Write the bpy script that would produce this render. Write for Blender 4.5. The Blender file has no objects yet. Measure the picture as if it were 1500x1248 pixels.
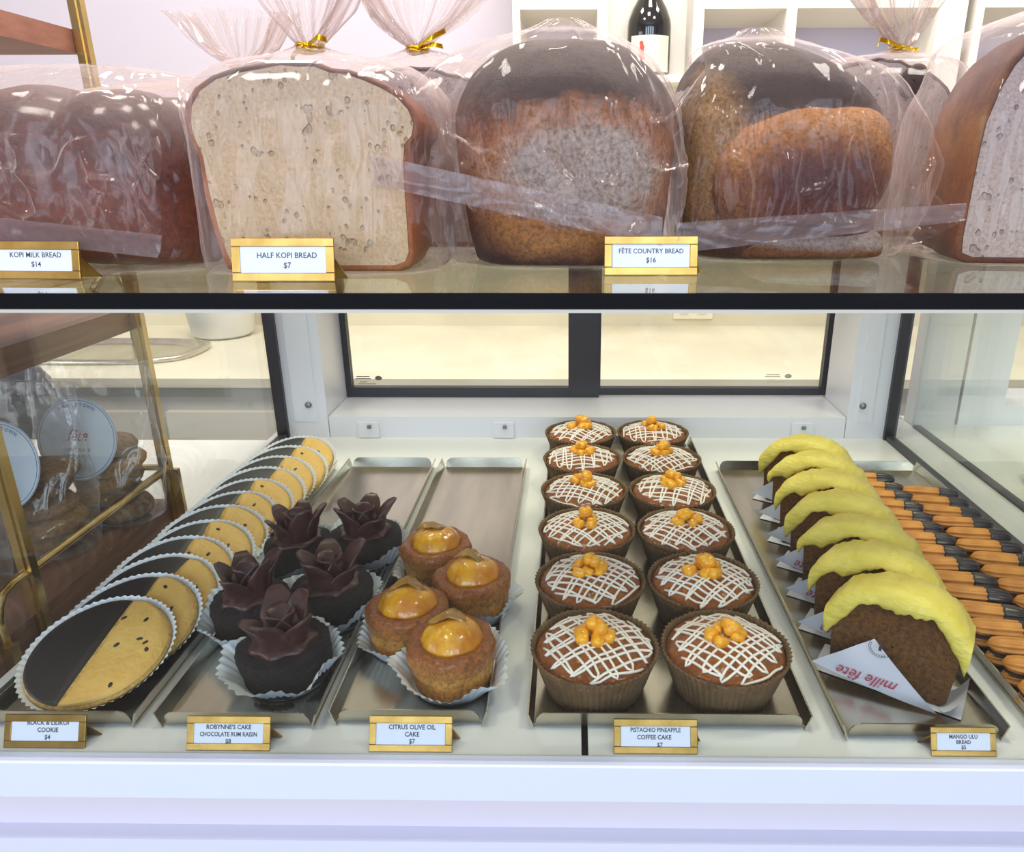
import bpy, math, random
from mathutils import Vector, Matrix, noise, Euler
PI = math.pi
S = bpy.context.scene
COL = S.collection
# ------------------------------------------------------------------ camera
cd = bpy.data.cameras.new('camera'); cam = bpy.data.objects.new('camera', cd); COL.objects.link(cam)
cam.location = (0, 0, .4)
cam.rotation_euler = (Matrix.Rotation(math.radians(.77), 3, 'Z') @ Matrix.Rotation(PI/2-math.radians(19.3), 3, 'X') @ Matrix.Rotation(math.radians(-.12), 3, 'Z')).to_euler()
cd.sensor_width = 36; cd.lens = 1083/1500*36; cd.shift_x = (750-824)/1500; cd.clip_start = .01; cd.clip_end = 50
S.camera = cam
# ------------------------------------------------------------------ world, lights, exposure
W = bpy.data.worlds.new('world'); S.world = W; W.use_nodes = True
W.node_tree.nodes['Background'].inputs[0].default_value = (.80, .86, 1, 1)
W.node_tree.nodes['Background'].inputs[1].default_value = .55
S.view_settings.view_transform = 'Standard'; S.view_settings.look = 'None'
S.view_settings.gamma = 1; S.view_settings.use_curve_mapping = False
S.view_settings.exposure = 0.0
try:
    S.cycles.transparent_max_bounces = 32; S.cycles.max_bounces = 10; S.cycles.sample_clamp_indirect = 6
    S.cycles.caustics_reflective = False; S.cycles.caustics_refractive = False
except Exception: pass
def area(name, loc, size, power, col, target):
    l = bpy.data.lights.new(name, 'AREA'); l.shape = 'RECTANGLE'; l.size, l.size_y = size; l.energy = power; l.color = col
    o = bpy.data.objects.new(name, l); COL.objects.link(o); o.location = loc
    o.rotation_euler = (Vector(target)-Vector(loc)).to_track_quat('-Z', 'Y').to_euler(); return o
area('shop_window_light', (-1.35, -2.5, .9), (.6, 1.7), 21, (.66, .80, 1), (0, .6, .2))
for wx in (-.45, .45, 1.35): area('shop_window_light', (wx, -2.5, .9), (.6, 1.7), 21, (.66, .80, 1), (0, .6, .2))
area('stand_fill_light', (-2.7, -.5, .5), (1.4, 1.4), 22, (.86, .92, 1), (-.6, .7, .1))  # unseen fill lamp, added at the left to brighten the brass stand
for lx, ly, e in ((-.9, .35, 15), (.0, .75, 15), (.9, .35, 15), (-.8, 1.45, 15), (.2, 1.5, 14), (1.1, 1.45, 13)):
    area('ceiling_panel_light', (lx, ly, 1.94), (.34, .34), e, (1, .935, .86), (lx, ly+.001, 0))

# ------------------------------------------------------------------ helpers
def lin(c):
    if isinstance(c, str): c = tuple(int(c[i:i+2], 16)/255 for i in (0, 2, 4))
    return tuple((v/12.92 if v <= .04045 else ((v+.055)/1.055)**2.4) for v in c)+(1,)
class NT:
    def __init__(s, name):
        s.m = bpy.data.materials.new(name); s.m.use_nodes = True; s.t = s.m.node_tree; s.t.nodes.clear()
        s.out = s.t.nodes.new('ShaderNodeOutputMaterial')
    def n(s, kind, ins=None, **props):
        nd = s.t.nodes.new('ShaderNode'+kind)
        for k, v in props.items(): setattr(nd, k, v)
        for k, v in (ins or {}).items():
            if isinstance(v, bpy.types.NodeSocket): s.t.links.new(v, nd.inputs[k])
            else: nd.inputs[k].default_value = v
        return nd
    def math(s, op, a, b=None, clamp=False):
        nd = s.n('Math', {0: a} if b is None else {0: a, 1: b}, operation=op); nd.use_clamp = clamp; return nd.outputs[0]
    def link(s, a, b): s.t.links.new(a, b)
def ramp(t, fac, stops, interp='LINEAR'):
    nd = t.n('ValToRGB', {0: fac}); r = nd.color_ramp; r.interpolation = interp
    while len(r.elements) < len(stops): r.elements.new(.5)
    for e, (p, c) in zip(r.elements, stops): e.position = p; e.color = lin(c) if not isinstance(c, (int, float)) else (c, c, c, 1)
    return nd.outputs[0]
def mix(t, f, a, b, mode='MIX'):
    nd = t.n('Mix', data_type='RGBA', blend_type=mode)
    for i, v in ((0, f), (6, a), (7, b)):
        if isinstance(v, bpy.types.NodeSocket): t.link(v, nd.inputs[i])
        else: nd.inputs[i].default_value = v
    return nd.outputs[2]
def mat(name, col, rough=.5, metal=0, var=None, vscale=40, bump=0, bscale=80, stretch=(1, 1, 1), coat=0, sss=0, spec=.5, detail=4, sheen=0):
    """principled material; var = second colour mixed in by noise"""
    t = NT(name); tc = t.n('TexCoord').outputs['Object']; mp = t.n('Mapping', {0: tc, 'Scale': stretch}).outputs[0]
    c = lin(col)
    if var:
        f = t.n('TexNoise', {'Vector': mp, 'Scale': vscale, 'Detail': detail}).outputs[0]
        f = ramp(t, f, [(.35, 0.), (.65, 1.)]); c = mix(t, f, lin(col), lin(var))
    b = t.n('BsdfPrincipled', {'Roughness': rough, 'Metallic': metal, 'Coat Weight': coat, 'Subsurface Weight': sss, 'Specular IOR Level': spec, 'Base Color': c, 'Subsurface Radius': (.01, .006, .004), 'Coat Roughness': .08})
    if bump:
        h = t.n('TexNoise', {'Vector': mp, 'Scale': bscale, 'Detail': 5}).outputs[0]
        bn = t.n('Bump', {'Height': h, 'Strength': 1.0, 'Distance': bump}); t.link(bn.outputs[0], b.inputs['Normal'])
    t.link(b.outputs[0], t.out.inputs[0]); return t.m
def crumb(name, stops, bscale=260, bump=.0012, patches=(), zr=(0, .15), rough=.75, nscale=35, namp=.25, hole=.0, coat=0, speck=.7):
    """baked crumb or crust: colour ramp over object height (warped by noise), patches = (centre, radii, colour, softness)"""
    t = NT(name); tc = t.n('TexCoord').outputs['Object']; sx = t.n('SeparateXYZ', {0: tc})
    n1 = t.n('TexNoise', {'Vector': tc, 'Scale': nscale, 'Detail': 5}).outputs[0]
    zz = t.math('DIVIDE', t.math('SUBTRACT', sx.outputs[2], zr[0]), zr[1]-zr[0])
    zz = t.math('ADD', zz, t.math('MULTIPLY', t.math('SUBTRACT', n1, .5), namp*2))
    c = ramp(t, zz, stops)
    n2 = t.n('TexNoise', {'Vector': tc, 'Scale': nscale*1.6, 'Detail': 6}).outputs[0]
    for cen, rad, pc, soft in patches:
        d = t.n('VectorMath', {0: tc, 1: cen}, operation='SUBTRACT').outputs[0]
        d = t.n('VectorMath', {0: d, 1: rad}, operation='DIVIDE').outputs[0]
        d = t.n('VectorMath', {0: d}, operation='LENGTH').outputs['Value']
        d = t.math('ADD', d, t.math('MULTIPLY', t.math('SUBTRACT', n2, .5), .8))
        f = t.n('MapRange', {0: d, 1: 1-soft, 2: 1+soft, 3: 1., 4: 0.}).outputs[0]
        c = mix(t, f, c, lin(pc))
    n3 = t.n('TexNoise', {'Vector': tc, 'Scale': bscale, 'Detail': 6, 'Roughness': .8}).outputs[0]
    g = ramp(t, n3, [(.40, .38), (.50, .85), (.62, 1.25)]); c = mix(t, speck, c, g, 'MULTIPLY')
    h = n3
    if hole:
        v = t.n('TexVoronoi', {'Vector': t.n('Mapping', {0: tc, 'Scale': (1, 1, .75)}).outputs[0], 'Scale': hole, 'Randomness': 1.}).outputs[0]
        vf = ramp(t, t.math('ADD', v, t.math('MULTIPLY', t.math('SUBTRACT', t.n('TexNoise', {'Vector': tc, 'Scale': hole*.35, 'Detail': 3}).outputs[0], .5), 2.2)), [(.02, 0.), (.20, 1.)])
        c = mix(t, t.math('MULTIPLY', t.math('SUBTRACT', 1., vf), .34), c, mix(t, 1., c, lin('a08868'), 'MULTIPLY'))
        h = t.math('ADD', t.math('MULTIPLY', n3, .5), vf)
    b = t.n('BsdfPrincipled', {'Roughness': rough, 'Base Color': c, 'Coat Weight': coat, 'Coat Roughness': .15})
    bn = t.n('Bump', {'Height': h, 'Strength': 1., 'Distance': bump*1.8}); t.link(bn.outputs[0], b.inputs['Normal'])
    t.link(b.outputs[0], t.out.inputs[0]); return t.m
def glassy(name, tint='f4f8f6', f0=.04, rough=0., haze=0., hazecol='e8d8d4', bump=0, bscale=30, stretch=(1, 1, 1), edge=0., boost=1., refl='ffffff'):
    """thin clear sheet: transparent + Schlick reflection (+ a little scattering haze)"""
    t = NT(name); tc = t.n('TexCoord').outputs['Object']; geo = t.n('NewGeometry')
    nrm = geo.outputs['Normal']
    if bump:
        mp = t.n('Mapping', {0: tc, 'Scale': stretch}).outputs[0]
        warp = t.n('TexNoise', {'Vector': mp, 'Scale': bscale*.5, 'Detail': 1}).outputs[1]
        wv = t.n('VectorMath', {0: mp, 1: t.n('VectorMath', {0: warp, 'Scale': .05}, operation='SCALE').outputs[0]}, operation='ADD').outputs[0]
        a = t.n('TexNoise', {'Vector': wv, 'Scale': bscale, 'Detail': 1}).outputs[0]
        r1 = t.n('MapRange', {0: t.math('ABSOLUTE', t.math('SUBTRACT', a, .5)), 1: 0., 2: .05, 3: 1., 4: 0.}).outputs[0]
        mk = t.n('MapRange', {0: t.n('TexNoise', {'Vector': mp, 'Scale': bscale*.4, 'Detail': 1}).outputs[0], 1: .45, 2: .62, 3: 0., 4: 1.}).outputs[0]
        v = t.n('TexVoronoi', {'Vector': wv, 'Scale': bscale*.7}, feature='DISTANCE_TO_EDGE').outputs[0]
        h = t.math('ADD', t.math('MULTIPLY', t.math('MULTIPLY', r1, mk), .30), t.math('MULTIPLY', v, .35))
        nrm = t.n('Bump', {'Height': h, 'Strength': 1., 'Distance': bump}).outputs[0]
    dt = t.n('VectorMath', {0: nrm, 1: geo.outputs['Incoming']}, operation='DOT_PRODUCT').outputs['Value']
    ca = t.math('SUBTRACT', 1., t.math('ABSOLUTE', dt), True)
    sch = t.math('ADD', t.math('MULTIPLY', t.math('POWER', ca, 5.), (1-f0)*boost), f0, True)
    tr = t.n('BsdfTransparent', {0: lin(tint)}); gl = t.n('BsdfGlossy', {0: lin(refl), 'Roughness': rough})
    if bump: t.link(nrm, gl.inputs['Normal'])
    sh = t.n('MixShader', {0: sch, 1: tr.outputs[0], 2: gl.outputs[0]}).outputs[0]
    if haze or edge:
        df = t.n('BsdfDiffuse', {0: lin(hazecol)}); tl = t.n('BsdfTranslucent', {0: lin(hazecol)})
        dd = t.n('MixShader', {0: .5, 1: df.outputs[0], 2: tl.outputs[0]}).outputs[0]
        hf = t.math('ADD', t.math('MULTIPLY', t.math('POWER', ca, 2.2), edge), haze, True)
        sh = t.n('MixShader', {0: hf, 1: sh, 2: dd}).outputs[0]
    t.link(sh, t.out.inputs[0]); return t.m

def dens(prof, m):
    out = []
    for (r0, z0), (r1, z1) in zip(prof, prof[1:]):
        n = max(1, int(math.hypot(r1-r0, z1-z0)/m)); out += [(r0+(r1-r0)*k/n, z0+(z1-z0)*k/n) for k in range(n)]
    return out+[prof[-1]]
class MB:
    def __init__(s): s.v = []; s.f = []; s.sm = []
    def add(s, vs, fs, smooth=False):
        o = len(s.v); s.v += [tuple(v) for v in vs]; s.f += [tuple(i+o for i in f) for f in fs]; s.sm += [smooth]*len(fs); return s
    def box(s, lo, hi, m=None):
        x0, y0, z0 = lo; x1, y1, z1 = hi
        vs = [(x0, y0, z0), (x1, y0, z0), (x1, y1, z0), (x0, y1, z0), (x0, y0, z1), (x1, y0, z1), (x1, y1, z1), (x0, y1, z1)]
        if m: vs = [m @ Vector(v) for v in vs]
        return s.add(vs, [(0, 3, 2, 1), (4, 5, 6, 7), (0, 1, 5, 4), (1, 2, 6, 5), (2, 3, 7, 6), (3, 0, 4, 7)])
    def grid(s, P, closeu=False, smooth=True, cap0=False, cap1=False):
        """P[row][col]; closeu joins last col to first"""
        r, c = len(P), len(P[0]); vs = [p for row in P for p in row]; fs = []
        for i in range(r-1):
            for j in range(c if closeu else c-1):
                k = (j+1) % c; fs.append((i*c+j, i*c+k, (i+1)*c+k, (i+1)*c+j))
        if cap0: fs.append(tuple(range(c-1, -1, -1)))
        if cap1: fs.append(tuple((r-1)*c+j for j in range(c)))
        return s.add(vs, fs, smooth)
    def tube(s, pts, r, n=8, closed=False, caps=True):
        pts = [Vector(p) for p in pts]; P = []; up = None; m = len(pts)
        for i, p in enumerate(pts):
            if closed: d = pts[(i+1) % m]-pts[i-1]
            else: d = pts[min(i+1, m-1)]-pts[max(i-1, 0)]
            d.normalize()
            if up is None: up = Vector((0, 0, 1)) if abs(d.z) < .9 else Vector((1, 0, 0))
            a = up-d*up.dot(d); a.normalize(); up = a; b = d.cross(a)
            rr = r[i] if isinstance(r, (list, tuple)) else r
            P.append([p+a*rr*math.cos(2*PI*k/n)+b*rr*math.sin(2*PI*k/n) for k in range(n)])
        if closed: P.append(P[0])
        return s.grid(P, True, True, caps and not closed, caps and not closed)
    def lathe(s, prof, n=32, rmod=None, cap0=True, cap1=True):
        P = []
        for i, (r, z) in enumerate(prof):
            P.append([((r+(rmod(2*PI*k/n, i, z) if rmod else 0))*math.cos(2*PI*k/n), (r+(rmod(2*PI*k/n, i, z) if rmod else 0))*math.sin(2*PI*k/n), z) for k in range(n)])
        return s.grid(P, True, True, cap0, cap1)
    def rough(s, prof, n, step, amp, fr, seed, low=.001):
        P = []
        for r, z in dens(prof, step):
            row = []
            for k in range(n):
                a = 2*PI*k/n; p = Vector((r*math.cos(a), r*math.sin(a), z)); q = p*fr+Vector((seed, 0, 0))
                d = amp*(noise.noise(q)+.6*noise.noise(q*2.3))+low*noise.noise(p*60+Vector((seed*3, 1, 0)))
                nn = Vector((p.x, p.y, 0)); nn = nn.normalized() if nn.length > 1e-5 else Vector((0, 0, 1))
                row.append(p+(nn*.8+Vector((0, 0, .5 if z > .02 else 0)))*d)
            P.append(row)
        return s.grid(P, True, True, True, True)
    def prism(s, outline, y0, y1, smooth=False):
        """outline of (x,z) extruded along y"""
        n = len(outline); vs = [(x, y0, z) for x, z in outline]+[(x, y1, z) for x, z in outline]
        fs = [tuple(range(n)), tuple(range(2*n-1, n-1, -1))]; s.add(vs, fs, False)
        return s.add(vs, [(i, i+n, (i+1) % n+n, (i+1) % n) for i in range(n)], smooth)
    def build(s, name, m, parent=None, loc=None, rot=None):
        me = bpy.data.meshes.new(name); me.from_pydata(s.v, [], s.f); me.polygons.foreach_set('use_smooth', s.sm); me.update()
        me.materials.append(m); o = bpy.data.objects.new(name, me); COL.objects.link(o)
        if parent: o.parent = parent
        if loc: o.location = loc
        if rot: o.rotation_euler = rot
        return o
def tag(o, label, cat, group=None, kind=None):
    if label: o['label'] = label
    if cat: o['category'] = cat
    if group: o['group'] = group
    if kind: o['kind'] = kind
    return o
def thing(name, label, cat, loc=(0, 0, 0), rot=(0, 0, 0), group=None):
    o = bpy.data.objects.new(name, None); COL.objects.link(o); o.empty_display_size = .02
    o.location = loc; o.rotation_euler = rot; return tag(o, label, cat, group)
def dup(root, loc, rot=None, label=None, scale=None):
    r = root.copy(); COL.objects.link(r); r.location = loc
    if rot is not None: r.rotation_euler = rot
    if label: r['label'] = label
    if scale: r.scale = scale
    for ch in list(root.children):
        c = ch.copy(); COL.objects.link(c); c.parent = r
        for g in ch.children:
            d = g.copy(); COL.objects.link(d); d.parent = c
    return r
def struct(name, mb, m): o = mb.build(name, m); o['kind'] = 'structure'; return o
def B(lo, hi): return MB().box(lo, hi)
def N(x, y=0, z=0): return noise.noise(Vector((x, y, z)))
def text_mesh(body, size, align='CENTER', shear=0, bold=0, xs=1., space=1.):
    c = bpy.data.curves.new('text', 'FONT'); c.body = body; c.size = size; c.align_x = align; c.shear = shear; c.offset = bold
    c.resolution_u = 2; c.space_character = space
    o = bpy.data.objects.new('text', c); me = bpy.data.meshes.new_from_object(o)
    vs = [(v.co.x*xs, v.co.y) for v in me.vertices]; fs = [tuple(p.vertices) for p in me.polygons]
    bpy.data.objects.remove(o); bpy.data.curves.remove(c); bpy.data.meshes.remove(me); return vs, fs
def lettering(lines, m, parent, depth=.0001, name='lettering'):
    """lines = (text, size, x, z, kwargs) on the local xz plane facing -y, slightly proud"""
    b = MB()
    for body, size, x, z, kw in lines:
        vs, fs = text_mesh(body, size, **kw); b.add([(x+u, -depth, z+w) for u, w in vs], fs)
    return b.build(name, m, parent)

# ------------------------------------------------------------------ materials
white = mat('white_powder_coat', 'eceaf0', .28, spec=.6)
deckm = mat('white_deck', 'ebe9e6', .16, spec=.6)
wallm = mat('wall_paint', 'cbc2c8', .8)
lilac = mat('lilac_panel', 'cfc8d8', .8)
creamw = mat('cream_panel', 'f2ecdf', .7)
marble = mat('pale_stone', 'efe6cf', .35, var='e2d8c0', vscale=5, stretch=(1, 1, 3))
marble2 = mat('pale_backsplash', 'e6dcc4', .4, var='dcd2ba', vscale=4)
dark = mat('dark_aluminium', '2a2429', .35)
black = mat('black_band', '050508', .12, spec=.3)
seal = mat('dark_seal', '3a3a3e', .4)
steel = mat('stainless_steel', 'd6cdba', .24, 1, var='bfb8a8', vscale=30, bump=.00006, bscale=160, stretch=(1, .12, 1))
steeld = mat('steel_screw', '88888c', .35, 1)
gold = mat('brushed_gold', 'c29c58', .33, 1, var='ab8444', vscale=60, bump=.0001, bscale=200)
goldfoil = mat('gold_foil_tie', 'e0b420', .18, 1, bump=.0006, bscale=300)
brass = mat('brass_tube', 'd0b478', .25, 1)
wood = mat('walnut_board', '8c6552', .5, var='6e4c40', vscale=30, stretch=(1, .12, 4), bump=.0002, bscale=90)
woodl = mat('reddish_board', 'a9715b', .5, var='95604c', vscale=30, stretch=(.12, 1, 4), bump=.0002, bscale=90)
pane = glassy('clear_glass', 'fbfcfa', .022)
shelfg = glassy('shelf_glass', 'ecefe6', .04)
cardm = mat('card_paper', 'e4e8f6', .6)
ink = mat('dark_ink', '3a3640', .7)
redink = mat('red_ink', 'b8344c', .7)
blueink = mat('blue_ink', '3a5f9a', .7)
paperm = mat('parchment_paper', 'd9d7e0', .6, bump=.0004, bscale=50)
liner = mat('white_fluted_paper', 'e6ebf0', .7, sss=0)
kraft = mat('brown_fluted_paper', '785a36', .75, var='5c4428', vscale=60)

# ------------------------------------------------------------------ the room
struct('floor', B((-3, -3, -1.0), (3.2, 2.9, -.95)), mat('floor_concrete', '8d857c', .6, var='a09688', vscale=4))
struct('ceiling', B((-3, -3, 1.96), (3.2, 2.9, 2.0)), mat('ceiling_paint', 'e8e4e0', .9))
struct('wall_back', B((-3, 2.28, -.95), (3.2, 2.36, 1.96)), wallm)
struct('wall_left', B((-3.08, -3, -.95), (-3, 2.9, 1.96)), wallm)
struct('wall_right', B((3.2, -3, -.95), (3.28, 2.9, 1.96)), wallm)

# shelving on the back wall
sh = thing('wall_shelving', 'white open cubby shelving on the back wall behind the breads', 'shelving', (0, 1.97, .5))
for x0, x1 in ((-.143, -.125), (.058, .083), (.285, .31), (.504, .528), (.858, .925), (.945, .965), (1.27, 1.29)):
    B((x0, 0, -.02), (x1, .29, .6)).build('upright', creamw, sh)
for z in (.252,): 
    for x0, x1 in ((-.125, .058), (.31, .504), (.528, .858), (.965, 1.27)): B((x0, .005, z), (x1, .285, z+.018)).build('shelf_board', creamw, sh)
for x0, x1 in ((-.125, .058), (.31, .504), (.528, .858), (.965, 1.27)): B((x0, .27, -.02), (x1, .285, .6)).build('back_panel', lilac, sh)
B((.083, .12, -.02), (.285, .135, .6)).build('back_panel', creamw, sh)
B((.083, .0, .094), (.285, .12, .11)).build('shelf_board', creamw, sh)

# wine bottle
def bottle():
    r = thing('wine_bottle', 'dark green wine bottle with a cream label in the back wall cubby', 'bottle', (.187, 2.035, .6105))
    R = .054
    MB().lathe([(.0, .006), (.045, 0), (R, .008), (R, .11), (R*.97, .125), (R*.8, .15), (R*.52, .175), (.018, .2), (.016, .25), (.017, .28), (.0, .28)], 40).build('glass_body', mat('dark_bottle_glass', '14120f', .06, coat=1), r)
    P = [[(math.cos(a)*(R+.0006), math.sin(a)*(R+.0006), z) for a in [-PI/2+k*PI*.62/12*1-.97 for k in range(13)]] for z in (.008, .088)]
    MB().grid(P).build('paper_label', mat('bottle_label', 'ebe0c4', .7), r)
    b = MB()
    for k in range(5):
        b.add([(.001*math.cos(q)*(9-k)-.022+.002*(k % 2), -R*.93-.0025+.0001*k, .038+k*.008+math.sin(q)*.006) for q in [j*PI/4 for j in range(8)]], [tuple(range(8))])
    b.build('red_emblem', mat('emblem_red', 'c8503c', .7), r)
bottle()

# back counter, splash, outlet
bc = thing('back_counter', 'pale stone back counter with drawers seen through the case', 'counter', (0, 1.65, -.95))
B((-1.9, 0, .865), (2.6, .625, .887)).build('counter_top', marble, bc)
B((-1.9, .03, .10), (2.6, .62, .865)).build('cabinet_body', mat('counter_grey_white', 'cfccc4', .5), bc)
for k in range(5): B((-1.85+k*.88, .012, .2), (-1.0+k*.88, .03, .80)).build('drawer_front', creamw, bc)
B((-1.9, .612, .887), (2.6, .624, 1.10)).build('backsplash', marble2, bc)
ou = thing('wall_outlet', 'white double wall outlet above the back counter', 'outlet', (.37, 2.261, -.005))
B((-.06, -.006, -.035), (.06, 0, .035)).build('cover_plate', mat('outlet_plate', 'f3ead4', .4), ou)
for sx in (-.027, .027):
    MB().box((sx-.014, -.009, -.02), (sx+.014, -.006, .02)).build('socket', mat('outlet_socket', 'e6dcc8', .4), ou)
    b = MB()
    for dx in (-.006, .006): b.box((sx+dx-.0016, -.0095, -.002), (sx+dx+.0016, -.009, .01))
    b.box((sx-.003, -.0095, -.013), (sx+.003, -.009, -.008)); b.build('slot', dark, ou)
# sink and things at the left of the counter
sk = thing('steel_sink', 'stainless steel sink bowl set in the left counter', 'sink', (-1.22, 1.90, -.064))
def oval(ax, by, n=40, p=3): return [(ax*math.copysign(abs(math.cos(a))**(2/p), math.cos(a)), by*math.copysign(abs(math.sin(a))**(2/p), math.sin(a))) for a in [2*PI*k/n for k in range(n)]]
MB().grid([[(x, y, z) for x, y in oval(a, b_)] for a, b_, z in ((.24, .13, .002), (.245, .135, .012), (.225, .12, .014), (.21, .11, .004), (.19, .1, .003), (.0, .0, .002))], True).build('rim', steel, sk)
MB().tube([(0, .115, .01), (0, .115, .16), (0, .09, .2), (0, .03, .21), (0, -.02, .17)], .011, 12).build('faucet', steel, sk)
tb = tag(MB().lathe([(.07, 0), (.085, .01), (.095, .09), (.1, .1), (.092, .1), (.08, .02), (.0, .015)], 32).build('storage_tub', mat('white_plastic', 'e9e6e0', .35), None, (-1.02, 2.12, -.062)), 'white round plastic tub on the counter behind the sink', 'tub')
bn = thing('dark_bin', 'black lidded bin standing behind the brass shelf stand', 'bin', (-1.22, 1.32, -.95))
MB().grid([[(x, y, z) for x, y in oval(a, a*.8, 32, 5)] for a, z in ((.15, 0), (.17, .9), (.17, .93))], True, True, True, True).build('body', mat('bin_black', '15151c', .5), bn)
MB().grid([[(x, y, z) for x, y in oval(a, a*.8, 32, 5)] for a, z in ((.176, .93), (.178, .95), (.165, .975), (.05, .985))], True, True, True, True).build('lid', mat('bin_lid', '22222a', .4), bn)

# ------------------------------------------------------------------ display case
dc = thing('display_case', 'white pastry display case with glass sides, glass top and sliding rear doors', 'display case', (0, .42, -.95))
def D(name, mb, m, p=dc): return mb.build(name, m, p, (0, -.42, .95))
XL, XR = -.452, .490
D('deck_panel', B((XL-.022, .424, -.02), (.0075, 1.18, 0)), deckm)
D('deck_panel', B((.0125, .424, -.02), (XR+.0645, 1.18, 0)), deckm)
D('deck_joint', B((-.473, .425, -.024), (.554, 1.179, -.0201)), seal)
led = MB().prism([(.412, -.030), (.4235, -.030), (.4235, .0008), (.4220, .0015), (.4135, .0015), (.412, .0005)], -.474, .5545)
led.v = [(y, x, z) for x, y, z in led.v]; led.f = [f[::-1] for f in led.f]
D('front_ledge', led, mat('ledge_white', 'dfe2f3', .4))
D('lower_panel', B((-.474, .428, -.072), (.5545, .46, -.030)), mat('panel_warm_white', 'dcd4da', .3))
D('lower_band', B((-.474, .414, -.85), (.5545, .43, -.072)), mat('band_white', 'dcdcec', .4))
D('body', B((-.474, .46, -.9), (.554, 1.17, -.025)), white)
D('base', B((-.45, .5, -.95), (.53, 1.12, -.9)), dark)
D('hinge_pin', MB().lathe([(.0016, 0), (.0016, .002), (.001, .0026), (0, .0026)], 12), steeld).matrix_local = Matrix.Translation((.0095, .4275-.42-.0005, -.032+.95)) @ Matrix.Rotation(PI/2, 4, 'X')
# back frame
for sx, x0, x1 in ((-1, -.443, -.380), (1, .424, .484)):
    D('rear_post', B((x0, 1.085, 0), (x1, 1.115, .325)), white)
    xi = x1 if sx < 0 else x0
    D('rear_post_return', B((xi-(.02 if sx < 0 else 0), 1.115, .0), (xi+(0 if sx < 0 else .02), 1.19, .325)), white)
    D('post_cover', B((x0+(.012 if sx < 0 else .015), 1.0835, .028), (x1-(.015 if sx < 0 else .022), 1.085, .325)), white)
    s_ = D('screw', MB().lathe([(.0052, 0), (.0050, .002), (.003, .0035), (.0, .0036)], 16), steeld)
    s_.matrix_local = Matrix.Translation(((-.407 if sx < 0 else .445), 1.0835-.42, .054+.95)) @ Matrix.Rotation(PI/2, 4, 'X')
D('rear_sill', B((-.379, 1.086, .0), (.423, 1.205, .034)), white)
for x in (-.317, -.106, .356):
    c_ = D('shelf_clip', B((x-.016, 1.0815, .001), (x+.016, 1.0858, .026)), white)
    k_ = MB().box((-.003, -.0035, -.002), (.003, 0, .0025)).build('clip_screw', steeld, c_, (x+.002, 1.0815, .019))
D('rear_header', B((-.443, 1.085, .30), (.484, 1.2, .325)), white)
def rear_door(x0, x1, y, zb, wl, wr, bt):
    f = MB().box((x0, y, zb), (x0+wl, y+.014, .30)).box((x1-wr, y, zb), (x1, y+.014, .30)).box((x0+wl, y, zb), (x1-wr, y+.014, zb+bt)).box((x0+wl, y, .285), (x1-wr, y+.014, .30))
    d = D('sliding_door', f, dark); B((x0+wl, y+.005, zb+bt), (x1-wr, y+.008, .285)).build('door_pane', pane, d); return d
d1 = rear_door(-.398, .045, 1.19, .034, .028, .051, .017)
d2 = rear_door(.030, .445, 1.206, .034, .018, .024, .012)
for dd, cx in ((d1, -.345), (d2, .345)):
    b = MB()
    for k, (wd, z) in enumerate(((.022, .068), (.026, .0645), (.012, .059), (.03, .0555))): b.box((cx-wd/2-(.006 if k < 3 else 0), (1.195 if cx < 0 else 1.211)-.0004, z), (cx+wd/2-(.006 if k < 3 else 0), (1.195 if cx < 0 else 1.211), z+.0012))
    b.add([(cx+.02+.006*math.cos(a), (1.195 if cx < 0 else 1.211)-.0004, .066+.004*math.sin(a)) for a in [k*PI/6 for k in range(12)]], [tuple(range(11, -1, -1))])
    b.build('etched_mark', mat('etched_mark', '6a665c', .7) if cx < 0 else mat('etched_mark_faint', 'c9c1a4', .7), dd)
# glass
for x0, nm in ((XL-.006, 'side_glass'), (XR, 'side_glass')):
    g = D(nm, B((x0, .42, .002), (x0+.006, 1.088, .325)), pane)
D('front_glass', B((XL, .4165, .004), (XR, .4195, .325)), glassy('front_pane_glass', 'f7f9f8', .014))
D('glass_shelf', B((-.474, .4165, .325), (.5545, 1.13, .3332)), shelfg)
D('shelf_edge', B((-.474, .4145, .3245), (.5545, .4165, .3334)), black)
D('shelf_front_seal', B((-.474, .4135, .3225), (.5545, .418, .3243)), mat('light_seal', 'c9c4b6', .3))
for x in (XL, XR):
    D('corner_seal', B((x-.007, 1.078, 0), (x+.010, 1.0895, .325)), dark)
    D('base_seal', B((x-.005, .425, .0), (x+.008, 1.08, .007)), seal)
# neighbouring case on the right
nc = thing('second_display_case', 'adjoining white display case with clear side glass at the right', 'display case', (.555, .42, -.95))
def E2(name, mb, m): return mb.build(name, m, nc, (-.555, -.42, .95))
E2('front_ledge', B((.556, .412, -.03), (1.35, .4235, .001)), white)
E2('front_panel', B((.556, .43, -.9), (1.35, .46, -.031)), white)
E2('glass_shelf', B((.556, .4165, .325), (1.35, 1.13, .3332)), shelfg)
E2('side_glass', B((.556, .42, .002), (.562, 1.146, .325)), pane)
E2('body', B((.556, .46, -.95), (1.35, 1.19, -.021)), white)
E2('deck', B((.556, .424, -.02), (1.35, 1.2, 0)), deckm)
E2('rear_post', B((.63, 1.15, .0), (.70, 1.2, .325)), white)
E2('corner_post', B((.556, 1.15, 0), (.625, 1.18, .325)), mat('grey_white_metal', 'd8d8dc', .4))
E2('rear_sill', B((.70, 1.15, 0), (1.35, 1.25, .034)), white)
E2('base_seal', B((.553, .42, .0), (.565, 1.14, .004)), seal)
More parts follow.
